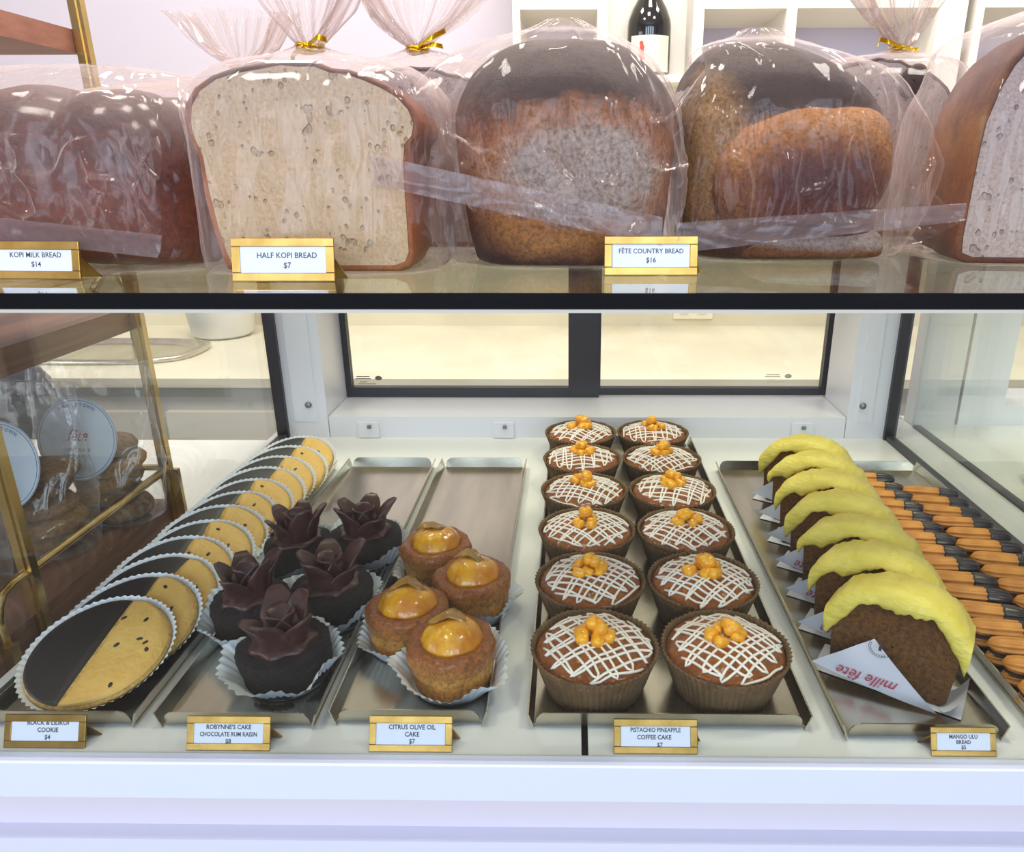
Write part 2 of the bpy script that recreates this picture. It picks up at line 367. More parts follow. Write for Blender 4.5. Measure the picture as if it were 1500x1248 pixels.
tag(MB().grid([[(x, y, z) for x, y in oval(a, a*1.6, 32, 4)] for a, z in ((.04, 0), (.045, .004), (.052, .02), (.05, .021), (.042, .006), (0, .005))], True).build('steel_dish', steel, None, (.655, .86, .001)), 'small steel dish inside the adjoining case', 'dish')

# ------------------------------------------------------------------ trays
def tray(x0, x1, y0, y1, label):
    r = thing('steel_tray', label, 'tray', ((x0+x1)/2, (y0+y1)/2, 0), group='steel display trays'); w = (x1-x0)/2; l = (y1-y0)/2; h = .014
    B((-w+.003, -l+.004, .0012), (w-.003, l-.004, .0026)).build('tray_base', steel, r)
    for s in (-1, 1):
        MB().add([(s*(w-.004), -l, .0012), (s*w, -l-.0, h), (s*w, l, h), (s*(w-.004), l, .0012), (s*(w-.0052), -l, .0012), (s*(w-.0012), -l, h), (s*(w-.0012), l, h), (s*(w-.0052), l, .0012)],
                 [(0, 1, 2, 3), (7, 6, 5, 4), (1, 5, 6, 2), (0, 4, 5, 1), (3, 2, 6, 7)]).build('side_rail', steel, r)
        out = []; q = w-.0065
        out += [(-q, .0012), (q, .0012)]
        for k in range(7): a = k*PI/12; out.append((q-.009+.009*math.cos(a), h+.001-.009+.009*math.sin(a)))
        for k in range(7): a = PI/2+k*PI/12; out.append((-q+.009+.009*math.cos(a), h+.001-.009+.009*math.sin(a)))
        m = MB().prism(out, 0, .0012)
        m.v = [(x, s*(l-.004)+s*(z*.25)+y, z) for x, y, z in m.v]; m.build('end_lip', steel, r)
    return r
tray(-.444, -.327, .448, .955, 'narrow steel tray under the half-and-half cookies at far left')
tray(-.314, -.191, .448, .963, 'narrow steel tray holding the dark chocolate cakes')
tray(-.183, -.063, .452, .963, 'narrow steel tray holding the golden citrus cakes')
tray(-.033, .180, .450, 1.055, 'wide steel tray under the pineapple coffee cakes')
tray(.199, .321, .441, .955, 'steel tray under the yellow frosted bread slices')
tray(.345, .478, .441, .955, 'steel tray of chocolate dipped ridged sandwich cookies at far right')

# ------------------------------------------------------------------ price tags
def price_tag(loc, w, h, lines, label, m=gold, yaw=0, tilt=12, foot=1, group='gold framed price tags'):
    r = thing('price_tag', label, 'price tag', loc, (0, 0, math.radians(yaw)), group)
    T = Matrix.Rotation(math.radians(-tilt), 4, 'X'); TT = math.tan(math.radians(tilt))
    fr = MB(); b = .0052 if w > .05 else .0042; y0, y1 = -.0010, .0008
    for lo, hi in (((-w/2, y0, 0), (w/2, y1, b)), ((-w/2, y0, h-b), (w/2, y1, h)), ((-w/2, y0, b), (-w/2+b, y1, h-b)), ((w/2-b, y0, b), (w/2, y1, h-b))): fr.box(lo, hi)
    fr.box((-w/2+.001, .0008, .001), (w/2-.001, .0016, h-.001))
    f = fr.build('frame', m, r); f.matrix_local = T
    bv = f.modifiers.new('bevel', 'BEVEL'); bv.width = .0005; bv.segments = 2
    c = MB().box((-w/2+b, -.0005, b), (w/2-b, .0007, h-b)).build('card', cardm, r); c.matrix_local = T
    t = lettering([(a, s, x, z, kw) for a, s, x, z, kw in lines], ink, c, .0006)
    ft = MB().add([(w/2-.012, .0018+h*.55*TT, h*.55), (w/2-.001, .0018+h*.55*TT, h*.55), (w/2+.004, .013, 0), (w/2-.012, .013, 0), (w/2-.012, .0030+h*.55*TT, h*.55), (w/2-.001, .0030+h*.55*TT, h*.55), (w/2+.004, .0145, 0), (w/2-.012, .0145, 0)],
                  [(0, 1, 2, 3), (7, 6, 5, 4), (0, 4, 5, 1), (1, 5, 6, 2), (2, 6, 7, 3), (3, 7, 4, 0)])
    if foot < 0: ft.v = [(-x, y, z) for x, y, z in ft.v]; ft.f = [q[::-1] for q in ft.f]
    ft.build('rest', m, r); return r
K = dict(bold=.00004, xs=.93)
goldd = mat('dark_gold', 'a8854a', .32, 1, var='8f6f38', vscale=60)
ZT = .3334
price_tag((-.3405, .470, ZT), .060, .0235, [('KOPI MILK BREAD', .0046, .001, .0136, K), ('$14', .0046, .001, .0078, K)], 'gold framed tag at the kopi milk bread, leftmost on the glass shelf', yaw=-3)
price_tag((-.1785, .460, ZT), .0635, .0262, [('HALF KOPI BREAD', .0049, .0025, .0142, K), ('$7', .0049, .0025, .0082, K)], 'gold framed tag below the half kopi bread')
price_tag((.051, .487, ZT), .0605, .0248, [('FÊTE COUNTRY BREAD', .0043, 0, .0140, K), ('$16', .0046, 0, .0082, K)], 'gold framed tag between the two country loaves')
K2 = dict(bold=.00009, xs=.9)
price_tag((-.385, .4275, 0), .060, .024, [('BLACK & LILIKOI', .0046, .002, .0166, K2), ('COOKIE', .0046, .002, .0115, K2), ('$4', .0046, .002, .0063, K2)], 'dull gold tag before the half-and-half cookies', goldd, tilt=24)
price_tag((-.2495, .4265, 0), .061, .0245, [('ROBYNNE’S CAKE', .0045, 0, .0152, K2), ('CHOCOLATE RUM RAISIN', .0045, .0, .0101, dict(bold=.00008, xs=.80)), ('$8', .0045, 0, .0052, K2)], 'bright gold tag before the dark chocolate cakes', tilt=24)
price_tag((-.1165, .4265, 0), .0605, .0255, [('CITRUS OLIVE OIL', .0047, .001, .0160, K2), ('CAKE', .0047, .001, .0110, K2), ('$7', .0047, .001, .0060, K2)], 'bright gold tag before the golden citrus cakes', tilt=24)
price_tag((.061, .4265, 0), .0605, .0245, [('PISTACHIO PINEAPPLE', .0044, 0, .0154, dict(bold=.00008, xs=.83)), ('COFFEE CAKE', .0044, -.001, .0103, K2), ('$7', .0044, .003, .0050, K2)], 'dull gold tag before the pineapple coffee cakes', goldd, tilt=24)
price_tag((.282, .4265, 0), .0465, .0205, [('MANGO ULU', .0038, .0, .0125, K2), ('BREAD', .0038, 0, .0087, K2), ('$5', .0038, 0, .0051, K2)], 'small gold tag before the yellow frosted bread slices', foot=-1, tilt=24)

# ------------------------------------------------------------------ half-and-half cookies
ck_base = crumb('cookie_edge', [(0, 'c79a4e'), (1, 'dcb566')], zr=(0, .01), bscale=200, bump=.0006)
ck_black = mat('black_icing', '1c181b', .42, bump=.0001, bscale=120)
ck_yel = mat('passionfruit_icing', 'dfb768', .5, var='d2a654', vscale=25, bump=.0018, bscale=130)
seedm = mat('black_seed', '22201e', .35)
RC = .0545
def half_slab(side, h, R, seed, flat=0):
    b = MB(); top = []; ns, nt = 12, 26
    for i in range(nt+1):
        y = R*math.sin(-PI/2+PI*i/nt)*.999; wd = math.sqrt(max(R*R-y*y, 0)); row = []
        for j in range(ns+1):
            s = j/ns; x = side*wd*s+side*.0006; e = min(1, min(s, 1-s)*wd/.0035+.0) if wd > 0 else 0
            e = min(e, (R-abs(y))/.003); e = max(0, e); e = math.sqrt(1-(1-e)**2)
            row.append((x, y, h*e+(.0005*N(x*90+seed, y*90) if not flat else 0)*e))
        top.append(row)
    if side < 0: top = [r[::-1] for r in top]
    b.grid(top); return b
def cookie(seed, nseeds=9):
    rnd = random.Random(seed)
    r = thing('iced_cookie', '', 'cookie', group='half-and-half iced cookies')
    MB().lathe([(0, 0), (RC-.006, 0), (RC-.001, .001), (RC, .003), (RC-.001, .005), (RC-.004, .0062), (0, .0062)], 48, lambda a, i, z: .0006*N(a*3+seed, i)).build('cookie_base', ck_base, r)
    half_slab(-1, .0016, RC-.002, seed, 1).build('black_icing', ck_black, r, (0, 0, .0059))
    half_slab(1, .0030, RC-.002, seed).build('yellow_icing', ck_yel, r, (0, 0, .0059))
    b = MB()
    for k in range(nseeds):
        while True:
            x, y = rnd.uniform(.004, RC-.008), rnd.uniform(-RC+.008, RC-.008)
            if x*x+y*y < (RC-.008)**2: break
        a = rnd.uniform(0, 3); P = []
        for i in range(5):
            p = PI/2*i/4; P.append([(x+.0029*math.cos(p)*math.cos(q)*math.cos(a)-.0018*math.cos(p)*math.sin(q)*math.sin(a), y+.0029*math.cos(p)*math.cos(q)*math.sin(a)+.0018*math.cos(p)*math.sin(q)*math.cos(a), .0087+.0009*math.sin(p)) for q in [2*PI*m/8 for m in range(8)]])
        b.grid(P, True)
    s = b.build('seeds', seedm, r); s['kind'] = 'stuff'; return r
def fluted(r0, r1, h, n, amp, steps=6, flare=1.6, wob=0, seed=0):
    b = MB(); prof = [(0, 0), (r0*.6, 0), (r0, .0)]+[(r0+(r1-r0)*(k/steps)**flare, h*k/steps) for k in range(1, steps+1)]
    def rm(a, i, z):
        if i < 3: return 0
        f = (i-2)/steps; return amp*f*math.sin(a*n)+wob*f*N(math.cos(a)*1.7+seed, math.sin(a)*1.7, seed)
    P = []
    for i, (r, z) in enumerate(prof):
        row = []
        for k in range(n*4):
            a = 2*PI*k/(n*4); rr = r+rm(a, i, z)
            zz = z*(1+.35*(wob/.01)*N(math.cos(a)*1.3+seed+9, math.sin(a)*1.3)) if wob else z
            row.append((rr*math.cos(a), rr*math.sin(a), zz))
        P.append(row)
    b.grid(P, True, True); return b
protos = [cookie(3+k, 7+2*k) for k in range(3)]
cl_me = fluted(.0525, .0585, .0065, 60, .0009, 6, 1.1)
cliner0 = cl_me.build('paper_liner', liner)
NC = 12
names = ['front', 'second', 'third', 'fourth', 'fifth', 'sixth', 'seventh', 'eighth', 'ninth', 'tenth', 'eleventh', 'rearmost']
rnd = random.Random(5)
jit = [(0, 0, -4), (.004, 0, -2), (.003, .0, -14), (.000, 0, 0), (.004, 0, 5), (.002, 0, 4), (.001, 0, -3), (.003, 0, 2), (.002, 0, -10), (.002, 0, -6), (.004, 0, -4), (.005, 0, -6)]
for k in range(NC):
    al = math.radians(16 if k == 0 else 17+k*.2)
    y0 = .452+.0362*k
    dx, dy, g = jit[k]
    cxx = -.388+dx+.0011*k
    rot = Euler((al, math.radians(rnd.uniform(-3, 3)), 0)); M3 = rot.to_matrix()
    off = M3 @ Vector((0, .0585, 0))
    ctr = Vector((cxx, y0, .0045))+off
    src = protos[k % 3]; lab = ('half black, half yellow seeded cookie, %s from the case front' % names[k]) if 0 < k < NC-1 else ('half black, half yellow seeded cookie, %s of the row' % ('frontmost' if k == 0 else 'rearmost'))
    up = M3 @ Vector((0, 0, .0009))
    q = (M3 @ Matrix.Rotation(math.radians(g), 3, 'Z')).to_euler()
    if k < 3: o = src; o.location = ctr+up; o.rotation_euler = q; o['label'] = lab
    else: o = dup(src, ctr+up, q, lab)
    l = cliner0 if k == 0 else cliner0.copy()
    if k: COL.objects.link(l)
    l.location = ctr; l.rotation_euler = rot
    if k: l.rotation_euler = (M3 @ Matrix.Rotation(.3*k, 3, 'Z')).to_euler()
    tag(l, 'white fluted paper liner under the %s cookie of the half-and-half row' % ('frontmost' if k == 0 else names[k]), 'paper liner', 'cookie liners')

# ------------------------------------------------------------------ chocolate cakes
ch_body = crumb('dark_chocolate_crumb', [(0, '221819'), (1, '2e2022')], bscale=420, bump=.004, zr=(0, .05), rough=.6)
ch_petal = mat('chocolate_frosting', '4e2c2a', .33, var='3a2020', vscale=50, bump=.0003, bscale=140, stretch=(1, 1, .4))
def petal(h, w, t, lean, cup, seed):
    P = []; nv = 12
    for i in range(nv+1):
        v = i/nv; a = w*(math.sin(PI*(.12+.84*v**.8)))**.45+.0002; bb = t*(1-v*.45)*(math.sin(PI*(v*.88+.09)))**.45
        out = lean*(v**1.6)-.004*math.sin(PI*v)
        row = []
        for k in range(16):
            q = 2*PI*k/16; u = math.cos(q); wv = math.sin(q)
            x = u*a+.002*N(v*4+seed, u); y = -(out+wv*bb-cup*(u*u)*a*.8)+.0012*N(v*5, u*2, seed)
            row.append((x, y, h*v+.0015*N(u*3, v*3, seed+5)))
        P.append(row)
    return MB().grid(P, True, True, True, True)
def choc(seed):
    rn = random.Random(seed); r = thing('chocolate_cake', '', 'cake', group='chocolate rum raisin cakes')
    MB().rough([(.001, 0), (.031, 0), (.034, .003), (.037, .026), (.036, .032), (.02, .035), (.001, .036)], 110, .0022, .0011, 260, seed, .002).build('cake_body', ch_body, r)
    n = 5
    for k in range(n):
        a = 2*PI*k/n+rn.uniform(-.2, .2)
        p = petal(.030+rn.uniform(-.003, .010), .0150, .0068, .008+rn.uniform(0, .012), .40, seed*7+k).build('frosting_petal', ch_petal, r, (math.sin(a)*.017, -math.cos(a)*.017, .030), (0, 0, a))
    for k in range(3):
        a = 2*PI*k/3+.5+seed
        petal(.028, .015, .0055, .006, .5, seed*5+k+90).build('frosting_petal', ch_petal, r, (math.sin(a)*.006, -math.cos(a)*.006, .034), (0, 0, a))
    MB().lathe([(.020, .004), (.027, .007), (.024, .011), (.0, .014)], 32, lambda a, i, z: .002*math.sin(a*7)).build('frosting_base', ch_petal, r, (0, 0, .026))
    return r
cp = [(-.2335, .506, 'dark chocolate cake with frosting petals, frontmost on its tray', 0), (-.285, .566, 'dark chocolate cake with a tall thin petal at the left of its tray', 1.1), (-.222, .594, 'dark chocolate cake behind and right of the front one', 2.3), (-.2795, .672, 'dark chocolate cake at the rear left of its tray', .6), (-.218, .697, 'dark chocolate cake at the rear right of its tray', 1.9)]
p0 = choc(1); p1 = choc(2)
for i, (x, y, lab, rz) in enumerate(cp):
    sc = (1, 1, 1) if i != 1 else (.92, .92, 1.1)
    if i < 2: o = (p0, p1)[i]; o.location = (x, y, .0045); o.rotation_euler = (0, 0, rz); o['label'] = lab; o.scale = sc
    else: dup((p0, p1)[i % 2], (x, y, .0045), (0, 0, rz), lab)
    l = fluted(.031, .047 if i else .050, .026 if i else .024, 40, .0014, 6, 1.3, .012, i*3.1).build('paper_liner', liner, None, (x, y, .0032))
    tag(l, 'white fluted liner under the %s chocolate cake' % ('frontmost', 'left', 'second right', 'rear left', 'rear right')[i], 'paper liner', 'chocolate cake liners')

# ------------------------------------------------------------------ citrus cakes
ci_body = crumb('golden_cake_crust', [(0, 'd89038'), (.45, 'e4a24a'), (.65, 'd28a3c'), (.85, 'b46a2c'), (1, 'a45a24')], bscale=260, bump=.0013, zr=(0, .042), speck=.85, rough=.42, coat=.35, namp=.2)
ci_top = mat('citrus_curd', 'e6a810', .2, var='c0700a', vscale=40, bump=.0022, bscale=110, coat=.8, sss=0)
ci_peel = mat('candied_peel', 'a87412', .3, var='7a5a1c', vscale=60, coat=.6)
def citrus(seed):
    rn = random.Random(seed); r = thing('citrus_cake', '', 'cake', group='citrus olive oil cakes')
    MB().rough([(.001, 0), (.0325, 0), (.0345, .003), (.0355, .016), (.036, .022), (.0385, .027), (.0387, .034), (.0365, .0385), (.032, .040), (.027, .0385), (.02, .036), (.001, .035)], 120, .002, .0008, 230, seed, .0032).build('cake_body', ci_body, r)
    MB().lathe([(.0275, 0), (.0265, .004), (.023, .009), (.017, .0135), (.010, .0165), (.0, .0175)], 48, lambda a, i, z: .0022*N(math.cos(a)*3+seed, math.sin(a)*3, i*.5)).build('curd_dome', ci_top, r, (.001, .001, .0365))
    P = []; a0 = rn.uniform(-.4, .4)
    for i in range(13):
        s = -1+2*i/12; x = s*.019; row = []
        for k in range(10):
            q = 2*PI*k/10; wy = .0062*(1-abs(s)**2.5)+.0012
            row.append((x, wy*math.cos(q)+.004*math.sin(s*3+seed), .0022*(math.sin(q)*.6)+.0068*(1-s*s)+.002*math.cos(q*2+s*4)*(1-abs(s))+.0012*N(s*3, q, seed)))
        P.append(row)
    MB().grid(P, True, True, True, True).build('candied_peel', ci_peel, r, (.0, .006, .0485), (0, .1, a0))
    return r
cps = [(-.0965, .503, 'golden citrus cake frontmost of four, under a shiny yellow dome', .2), (-.1430, .553, 'golden citrus cake at the left, behind the frontmost one', -.3), (-.0925, .6035, 'golden citrus cake at the right edge of its tray', .1), (-.137, .664, 'golden citrus cake rearmost of the four on its tray', .5)]
for i, (x, y, lab, rz) in enumerate(cps):
    o = citrus(i+1); o.scale = (.93, .93, 1); o.location = (x, y, .0045); o.rotation_euler = (0, 0, rz); o['label'] = lab
    l = fluted(.032, .0475 if i == 0 else .043, .022 if i == 0 else .017, 42, .0013, 6, 1.3, .010, i*2.3+1).build('paper_liner', liner, None, (x, y, .0032))
    tag(l, 'white fluted liner under the %s citrus cake' % ('frontmost', 'left', 'right', 'rearmost')[i], 'paper liner', 'citrus cake liners')

# ------------------------------------------------------------------ coffee cakes
cf_body = crumb('coffee_cake_crust', [(0, '9c5418'), (.5, 'b86622'), (1, 'd07c2a')], bscale=150, bump=.003, zr=(.03, .05), rough=.4, coat=.3, nscale=60, patches=[((.02, -.02, .05), (.018, .02, .02), 'b86a20', .5)], speck=.6)
icing = mat('white_icing', 'efe6dc', .4)
pine = mat('pineapple', 'fab41c', .28, var='ec9a10', vscale=120, coat=.4, bump=.0004, bscale=200)
RK = .0505
def dome_z(x, y, seed):
    d = min(1, math.hypot(x, y)/.046); return .035+.0105*(1-d**2.4)+.0016*N(x*55+seed, y*55)
def coffee(seed):
    rn = random.Random(seed); r = thing('coffee_cake', '', 'cake', group='pistachio pineapple coffee cakes')
    # liner
    P = []
    for (rr, z, am) in ((.0375, 0, .0004), (.0382, .002, .0009), (.042, .013, .0010), (.046, .026, .0010), (.0492, .035, .0011), (RK, .0385, .0011), (.0488, .0372, .0009), (.0475, .031, .0007)):
        P.append([((rr+am*math.sin(a*60)+.0006*N(math.cos(a)*2+seed, math.sin(a)*2))*math.cos(a), (rr+am*math.sin(a*60)+.0006*N(math.cos(a)*2+seed, math.sin(a)*2))*math.sin(a), z+(.0012*N(math.cos(a)*3, math.sin(a)*3, seed) if z > .025 else 0)) for a in [2*PI*k/240 for k in range(240)]])
    MB().grid(P, True, True, True).build('brown_liner', kraft, r)
    P = []
    for i in range(27):
        d = .0476*(1-i/26); P.append([(d*math.cos(a), d*math.sin(a), (.030 if i == 0 else dome_z(d*math.cos(a), d*math.sin(a), seed)+.0011*N(d*230*math.cos(a), d*230*math.sin(a), seed)+.0006*N(d*520*math.cos(a), d*520*math.sin(a), seed))) for a in [2*PI*k/120 for k in range(120)]])
    MB().grid(P, True).build('cake_top', cf_body, r)
    # drizzle: zigzag passes both ways
    b = MB(); a0 = rn.uniform(-.35, .35)
    for ang, nz in ((PI/4+a0, 12), (-PI/4+a0, 12)):
        pts = []; ca, sa = math.cos(ang), math.sin(ang)
        for k in range(nz):
            u = -.040+.080*k/(nz-1)+rn.uniform(-.0022, .0022); L = math.sqrt(max(.0435**2-u*u, 1e-5))*rn.uniform(.88, 1.04)
            s = 1 if k % 2 else -1
            for j in range(9):
                v = s*(-L+2*L*j/8); pts.append((u+(.003*(j/8))+.0022*N(v*60, k+seed), v))
            # rounded loop at the end
            un = -.040+.080*min(k+1, nz-1)/(nz-1)
            pts.append(((u+.003+un)/2+.0004, s*(L+.0022)))
        q = []
        for i in range(1, len(pts)-1):
            (xa, ya), (xb, yb), (xc, yc) = pts[i-1], pts[i], pts[i+1]
            q.append(((xa+2*xb+xc)/4, (ya+2*yb+yc)/4))
        P3 = []
        for u, v in q:
            x, y = u*ca-v*sa, u*sa+v*ca; d = math.hypot(x, y)
            if d > .0455: x *= .0455/d; y *= .0455/d
            P3.append((x, y, dome_z(x, y, seed)+.0007))
        b.tube(P3, .00112, 6)
    b.build('icing_drizzle', icing, r)
    for k in range(10):
        a = 2*PI*k/7+rn.uniform(-.4, .4); d = .0105 if k < 7 else .0035; s = rn.uniform(.0046, .0064)
        if k < 7: d *= rn.uniform(.65, 1.25)
        x, y = d*math.cos(a)*1.15, d*math.sin(a)*.8; z = dome_z(x, y, seed)+(.003 if k < 7 else .0085+.0015*(k-7))
        P = []
        for i in range(7):
            t = PI*i/6; P.append([(s*math.copysign(abs(math.sin(t)*math.cos(p))**.5, math.cos(p))*1.15, s*.85*math.copysign(abs(math.sin(t)*math.sin(p))**.5, math.sin(p)), s*.8*math.copysign(abs(math.cos(t))**.75, math.cos(t))+.0008*N(p, t, k+seed)) for p in [2*PI*m/10 for m in range(10)]])
        MB().grid(P, True).build('pineapple_chunk', pine, r, (x, y, z), (rn.uniform(-.5, .5), rn.uniform(-.5, .5), rn.uniform(0, 3)))
    return r
cfp = [coffee(k*11+1) for k in range(4)]
rows = ['front', 'second', 'third', 'fourth', 'fifth', 'rearmost']
n = 0
for ri in range(6):
    for ci in range(2):
        x = (.0185 if ci == 0 else .1225)-.0012*ri; y = .499+.1005*ri
        lab = 'white drizzled coffee cake topped with pineapple, %s row, %s column of its tray' % (rows[ri], ('left', 'right')[ci])
        if n < 4: o = cfp[n]; o.location = (x, y, .0028); o['label'] = lab
        else: o = dup(cfp[(n*3+ri) % 4], (x, y, .0028), (0, 0, (n*1.9) % 6.28), lab)
        n += 1

# ------------------------------------------------------------------ mango bread slices
mg_crumb = crumb('mango_bread_crumb', [(0, '7a4a1e'), (.5, '8e5c26'), (.8, '86521f'), (1, '5a3018')], bscale=260, bump=.0022, zr=(0, .075), rough=.7, nscale=50, namp=.25, speck=.95)
mg_crust = crumb('mango_bread_crust', [(0, '5c3420'), (1, '6a3d22')], bscale=300, bump=.0018, zr=(0, .07), rough=.7, speck=.8)
frost = mat('yellow_frosting', 'ecd868', .4, var='dcc650', vscale=30, bump=.0030, bscale=55, stretch=(1, 1, 2.5))
def arc_top(x, w=.050, h=.061, r=.020):
    u = min(1, abs(x)/w); return h+r*(1-u**2.2)-(.008*(max(0, u-.75)/.25)**2)
def mango(seed):
    rn = random.Random(seed); r = thing('bread_slice', '', 'bread slice', group='yellow frosted mango bread slices')
    W2 = .049; T = .040
    out = [(-W2*.80, 0), (W2*.80, 0), (W2*.90, .004)]
    out += [(W2*(.9+.1*k/5), .004+.052*k/5) for k in range(1, 6)]
    out += [(x, arc_top(x)-.004) for x in [W2*(1-2*k/24) for k in range(1, 24)]]
    out += [(-W2*(1-.1*k/5), .056-.052*k/5) for k in range(0, 6)]
    nn = len(out)
    # face as rings so the crumb has relief; bread body
    cx, cz = 0, .036
    P = []
    for i in range(7):
        f = 1-i/6*.98; P.append([(cx+(x-cx)*f, -.0004*(i > 0)+.0005*N(x*f*200, z*f*200, seed), cz+(z-cz)*f) for x, z in out])
    MB().grid([p[::1] for p in P], True).build('crumb_face', mg_crumb, r)
    b = MB(); b.grid([[(x*1.0+.0006*N(z*200, y*90, seed), y, z) for x, z in out] for y in (.0, .001, .012, .024, T)][::-1], True, True, True, False)
    b.build('crust', mg_crust, r)
    # frosting: from the back edge over the top and down the front
    P = []; n_s = 56
    for i in range(n_s+1):
        s = -1+2*i/n_s; x = s*.0525
        base = arc_top(s*.049)-.003 if abs(s) < .97 else arc_top(.047)-.004
        ed = max(0, 1-abs(s))**.35
        drip = (.0095+.013*(abs(s)**1.5)+.0045*math.sin(s*7+seed*1.7)+.005*N(s*4+seed*3, 1.5)+.003*N(s*13+seed, 4.5))*(1 if abs(s) < .98 else .6)
        drip = max(.003, drip)
        th = .0058*ed+.0012
        row = []
        sec = [(T+.0005, -.006), (T+.002, .0), (T*.9, th), (T*.5, th+.0014), (T*.15, th+.0005), (-.002, th*.55), (-.0048, -drip*.2), (-.0052, -drip*.55), (-.0042, -drip*.85), (-.0018, -drip), (.0002, -drip*.95)]
        for j, (yy, dz) in enumerate(sec):
            nz = .0026*N(s*5, yy*90, seed)+.0016*N(s*14, yy*160, seed)
            row.append((x+(.0015*s if j > 3 else 0), yy+(nz*.6 if j > 4 else 0), base+dz+(nz if 1 < j < 6 else 0)))
        P.append(row)
    b = MB(); b.grid([list(p) for p in P][::-1], False, True); 
    b.add(P[0], [tuple(range(len(P[0])))]); b.add(P[-1], [tuple(range(len(P[0])-1, -1, -1))])
    b.build('frosting', frost, r)
    return r
def slip(front):
    r = thing('paper_slip', '', 'paper', group='printed papers under the bread slices')
    b = MB(); P = []
    for i in range(9):
        P.append([(-.058+.116*i/8, -.010+.062*j/6, .0004+.0007*N(i*.9, j*.7, 3)) for j in range(7)])
    b.grid(P); b.build('sheet', paperm, r)
    return r
ms = [mango(k+1) for k in range(3)]
yaw = math.radians(-33)
NM = 7
for k in range(NM):
    # slices stand one behind the other, turned to the right
    y = .495+.0560*k; x = .252+.0045*k
    lean = math.radians(-7)
    loc = (x, y, .0046); rot = (lean, 0, yaw+math.radians((0, 2, -2, 1, 3, -1, 2)[k]))
    lab = 'yellow frosted brown bread slice, %s in its row' % ('frontmost', 'second from the front', 'third from the front', 'middle', 'third from the back', 'second from the back', 'rearmost')[k]
    if k < 3: o = ms[k]; o.location = loc; o.rotation_euler = rot; o['label'] = lab
    else: o = dup(ms[k % 3], loc, rot, lab)
# printed wrappers: sheet below + folded corner in front
def script_on(tri, lines, parent, m):
    """place text on plane given by origin, ux, uz"""
    O, U, V = tri; nrm = U.cross(V).normalized(); b = MB()
    for body, size, u, v, ang, kw in lines:
        vs, fs = text_mesh(body, size, 'LEFT', **kw); ca, sa = math.cos(ang), math.sin(ang)
        b.add([O+U*(u+x*ca-y*sa)+V*(v+x*sa+y*ca)+nrm*.0003 for x, y in vs], fs)
    return b.build('red_script' if m is redink else 'print', m, parent)
for k in range(NM):
    y = .495+.0560*k; x = .252+.0045*k
    r = thing('wrapping_paper', 'white printed paper wrapped under the %s bread slice' % ('frontmost', 'second', 'third', 'fourth', 'fifth', 'sixth', 'rearmost')[k], 'paper', (x, y, .0032), (0, 0, yaw), 'printed papers under the bread slices')
    P = [[(-.056+.112*i/8, -.006+.040*j/5, .0003+.0005*N(i, j, k)) for j in range(6)] for i in range(9)]
    MB().grid([p for p in P][::-1]).build('sheet', paperm, r)
    # folded front flap, a triangle leaning on the face
    A, B_, C_ = Vector((-.056, -.012, .011)), Vector((.040, -.010, .0008)), Vector((-.012, -.008, .0475))
    m = MB(); nn_ = 8; idx = {}; vs = []
    for i in range(nn_+1):
        for j in range(nn_+1-i):
            idx[i, j] = len(vs); a_, b_ = i/nn_, j/nn_; p = A*(1-a_-b_)+B_*a_+C_*b_
            vs.append(p+Vector((0, -.0045*math.sin(PI*a_)*.6-.001*N(a_*3, b_*3, k), 0)))
    fs = []
    for i in range(nn_):
        for j in range(nn_-i):
            fs.append((idx[i, j], idx[i+1, j], idx[i, j+1]))
            if i+j < nn_-1: fs.append((idx[i+1, j], idx[i+1, j+1], idx[i, j+1]))
    m.add(vs, fs, True); m.build('front_flap', paperm, r)
    ps = MB()
    P = [[(.040+.016*i/4, -.004+.03*j/4-.004*math.sin(i), .0005+.016*(i/4)**1.5+.002*N(i, j, k+4)) for j in range(5)] for i in range(5)]
    ps.grid(P).build('side_flap', paperm, r)
    U = (B_-A).normalized(); V = (C_-A)-U*(C_-A).dot(U); V.normalize(); O = A+Vector((0, -.0037, 0))
    if k < 4:
        script_on((O, U, V), [('mille fête', .0135, .066, .014, PI+.10, dict(shear=.5, xs=.9))], r, redink)
        b = MB(); ctr = O+U*.046+V*.038+Vector((0, -.0002, 0)); ring = [ctr+(U*math.cos(a)+V*math.sin(a))*.0085 for a in [PI*.83+k_*PI*1.06/20 for k_ in range(21)]]
        b.tube(ring, .00018, 4)
        for a in [PI*.95+k_*PI*.75/9 for k_ in range(10)]:
            p = ctr+(U*math.cos(a)+V*math.sin(a))*.0072; b.add([p+U*du+V*dv for du, dv in ((-.0004, -.0005), (.0004, -.0005), (.0004, .0005), (-.0004, .0005))], [(0, 1, 2, 3)])
        b.add([ctr+U*du+V*dv for du, dv in ((-.001, -.003), (.0012, -.003), (.0012, .0035), (-.001, .0035))], [(0, 1, 2, 3)])
        b.build('stamp', ink, r)

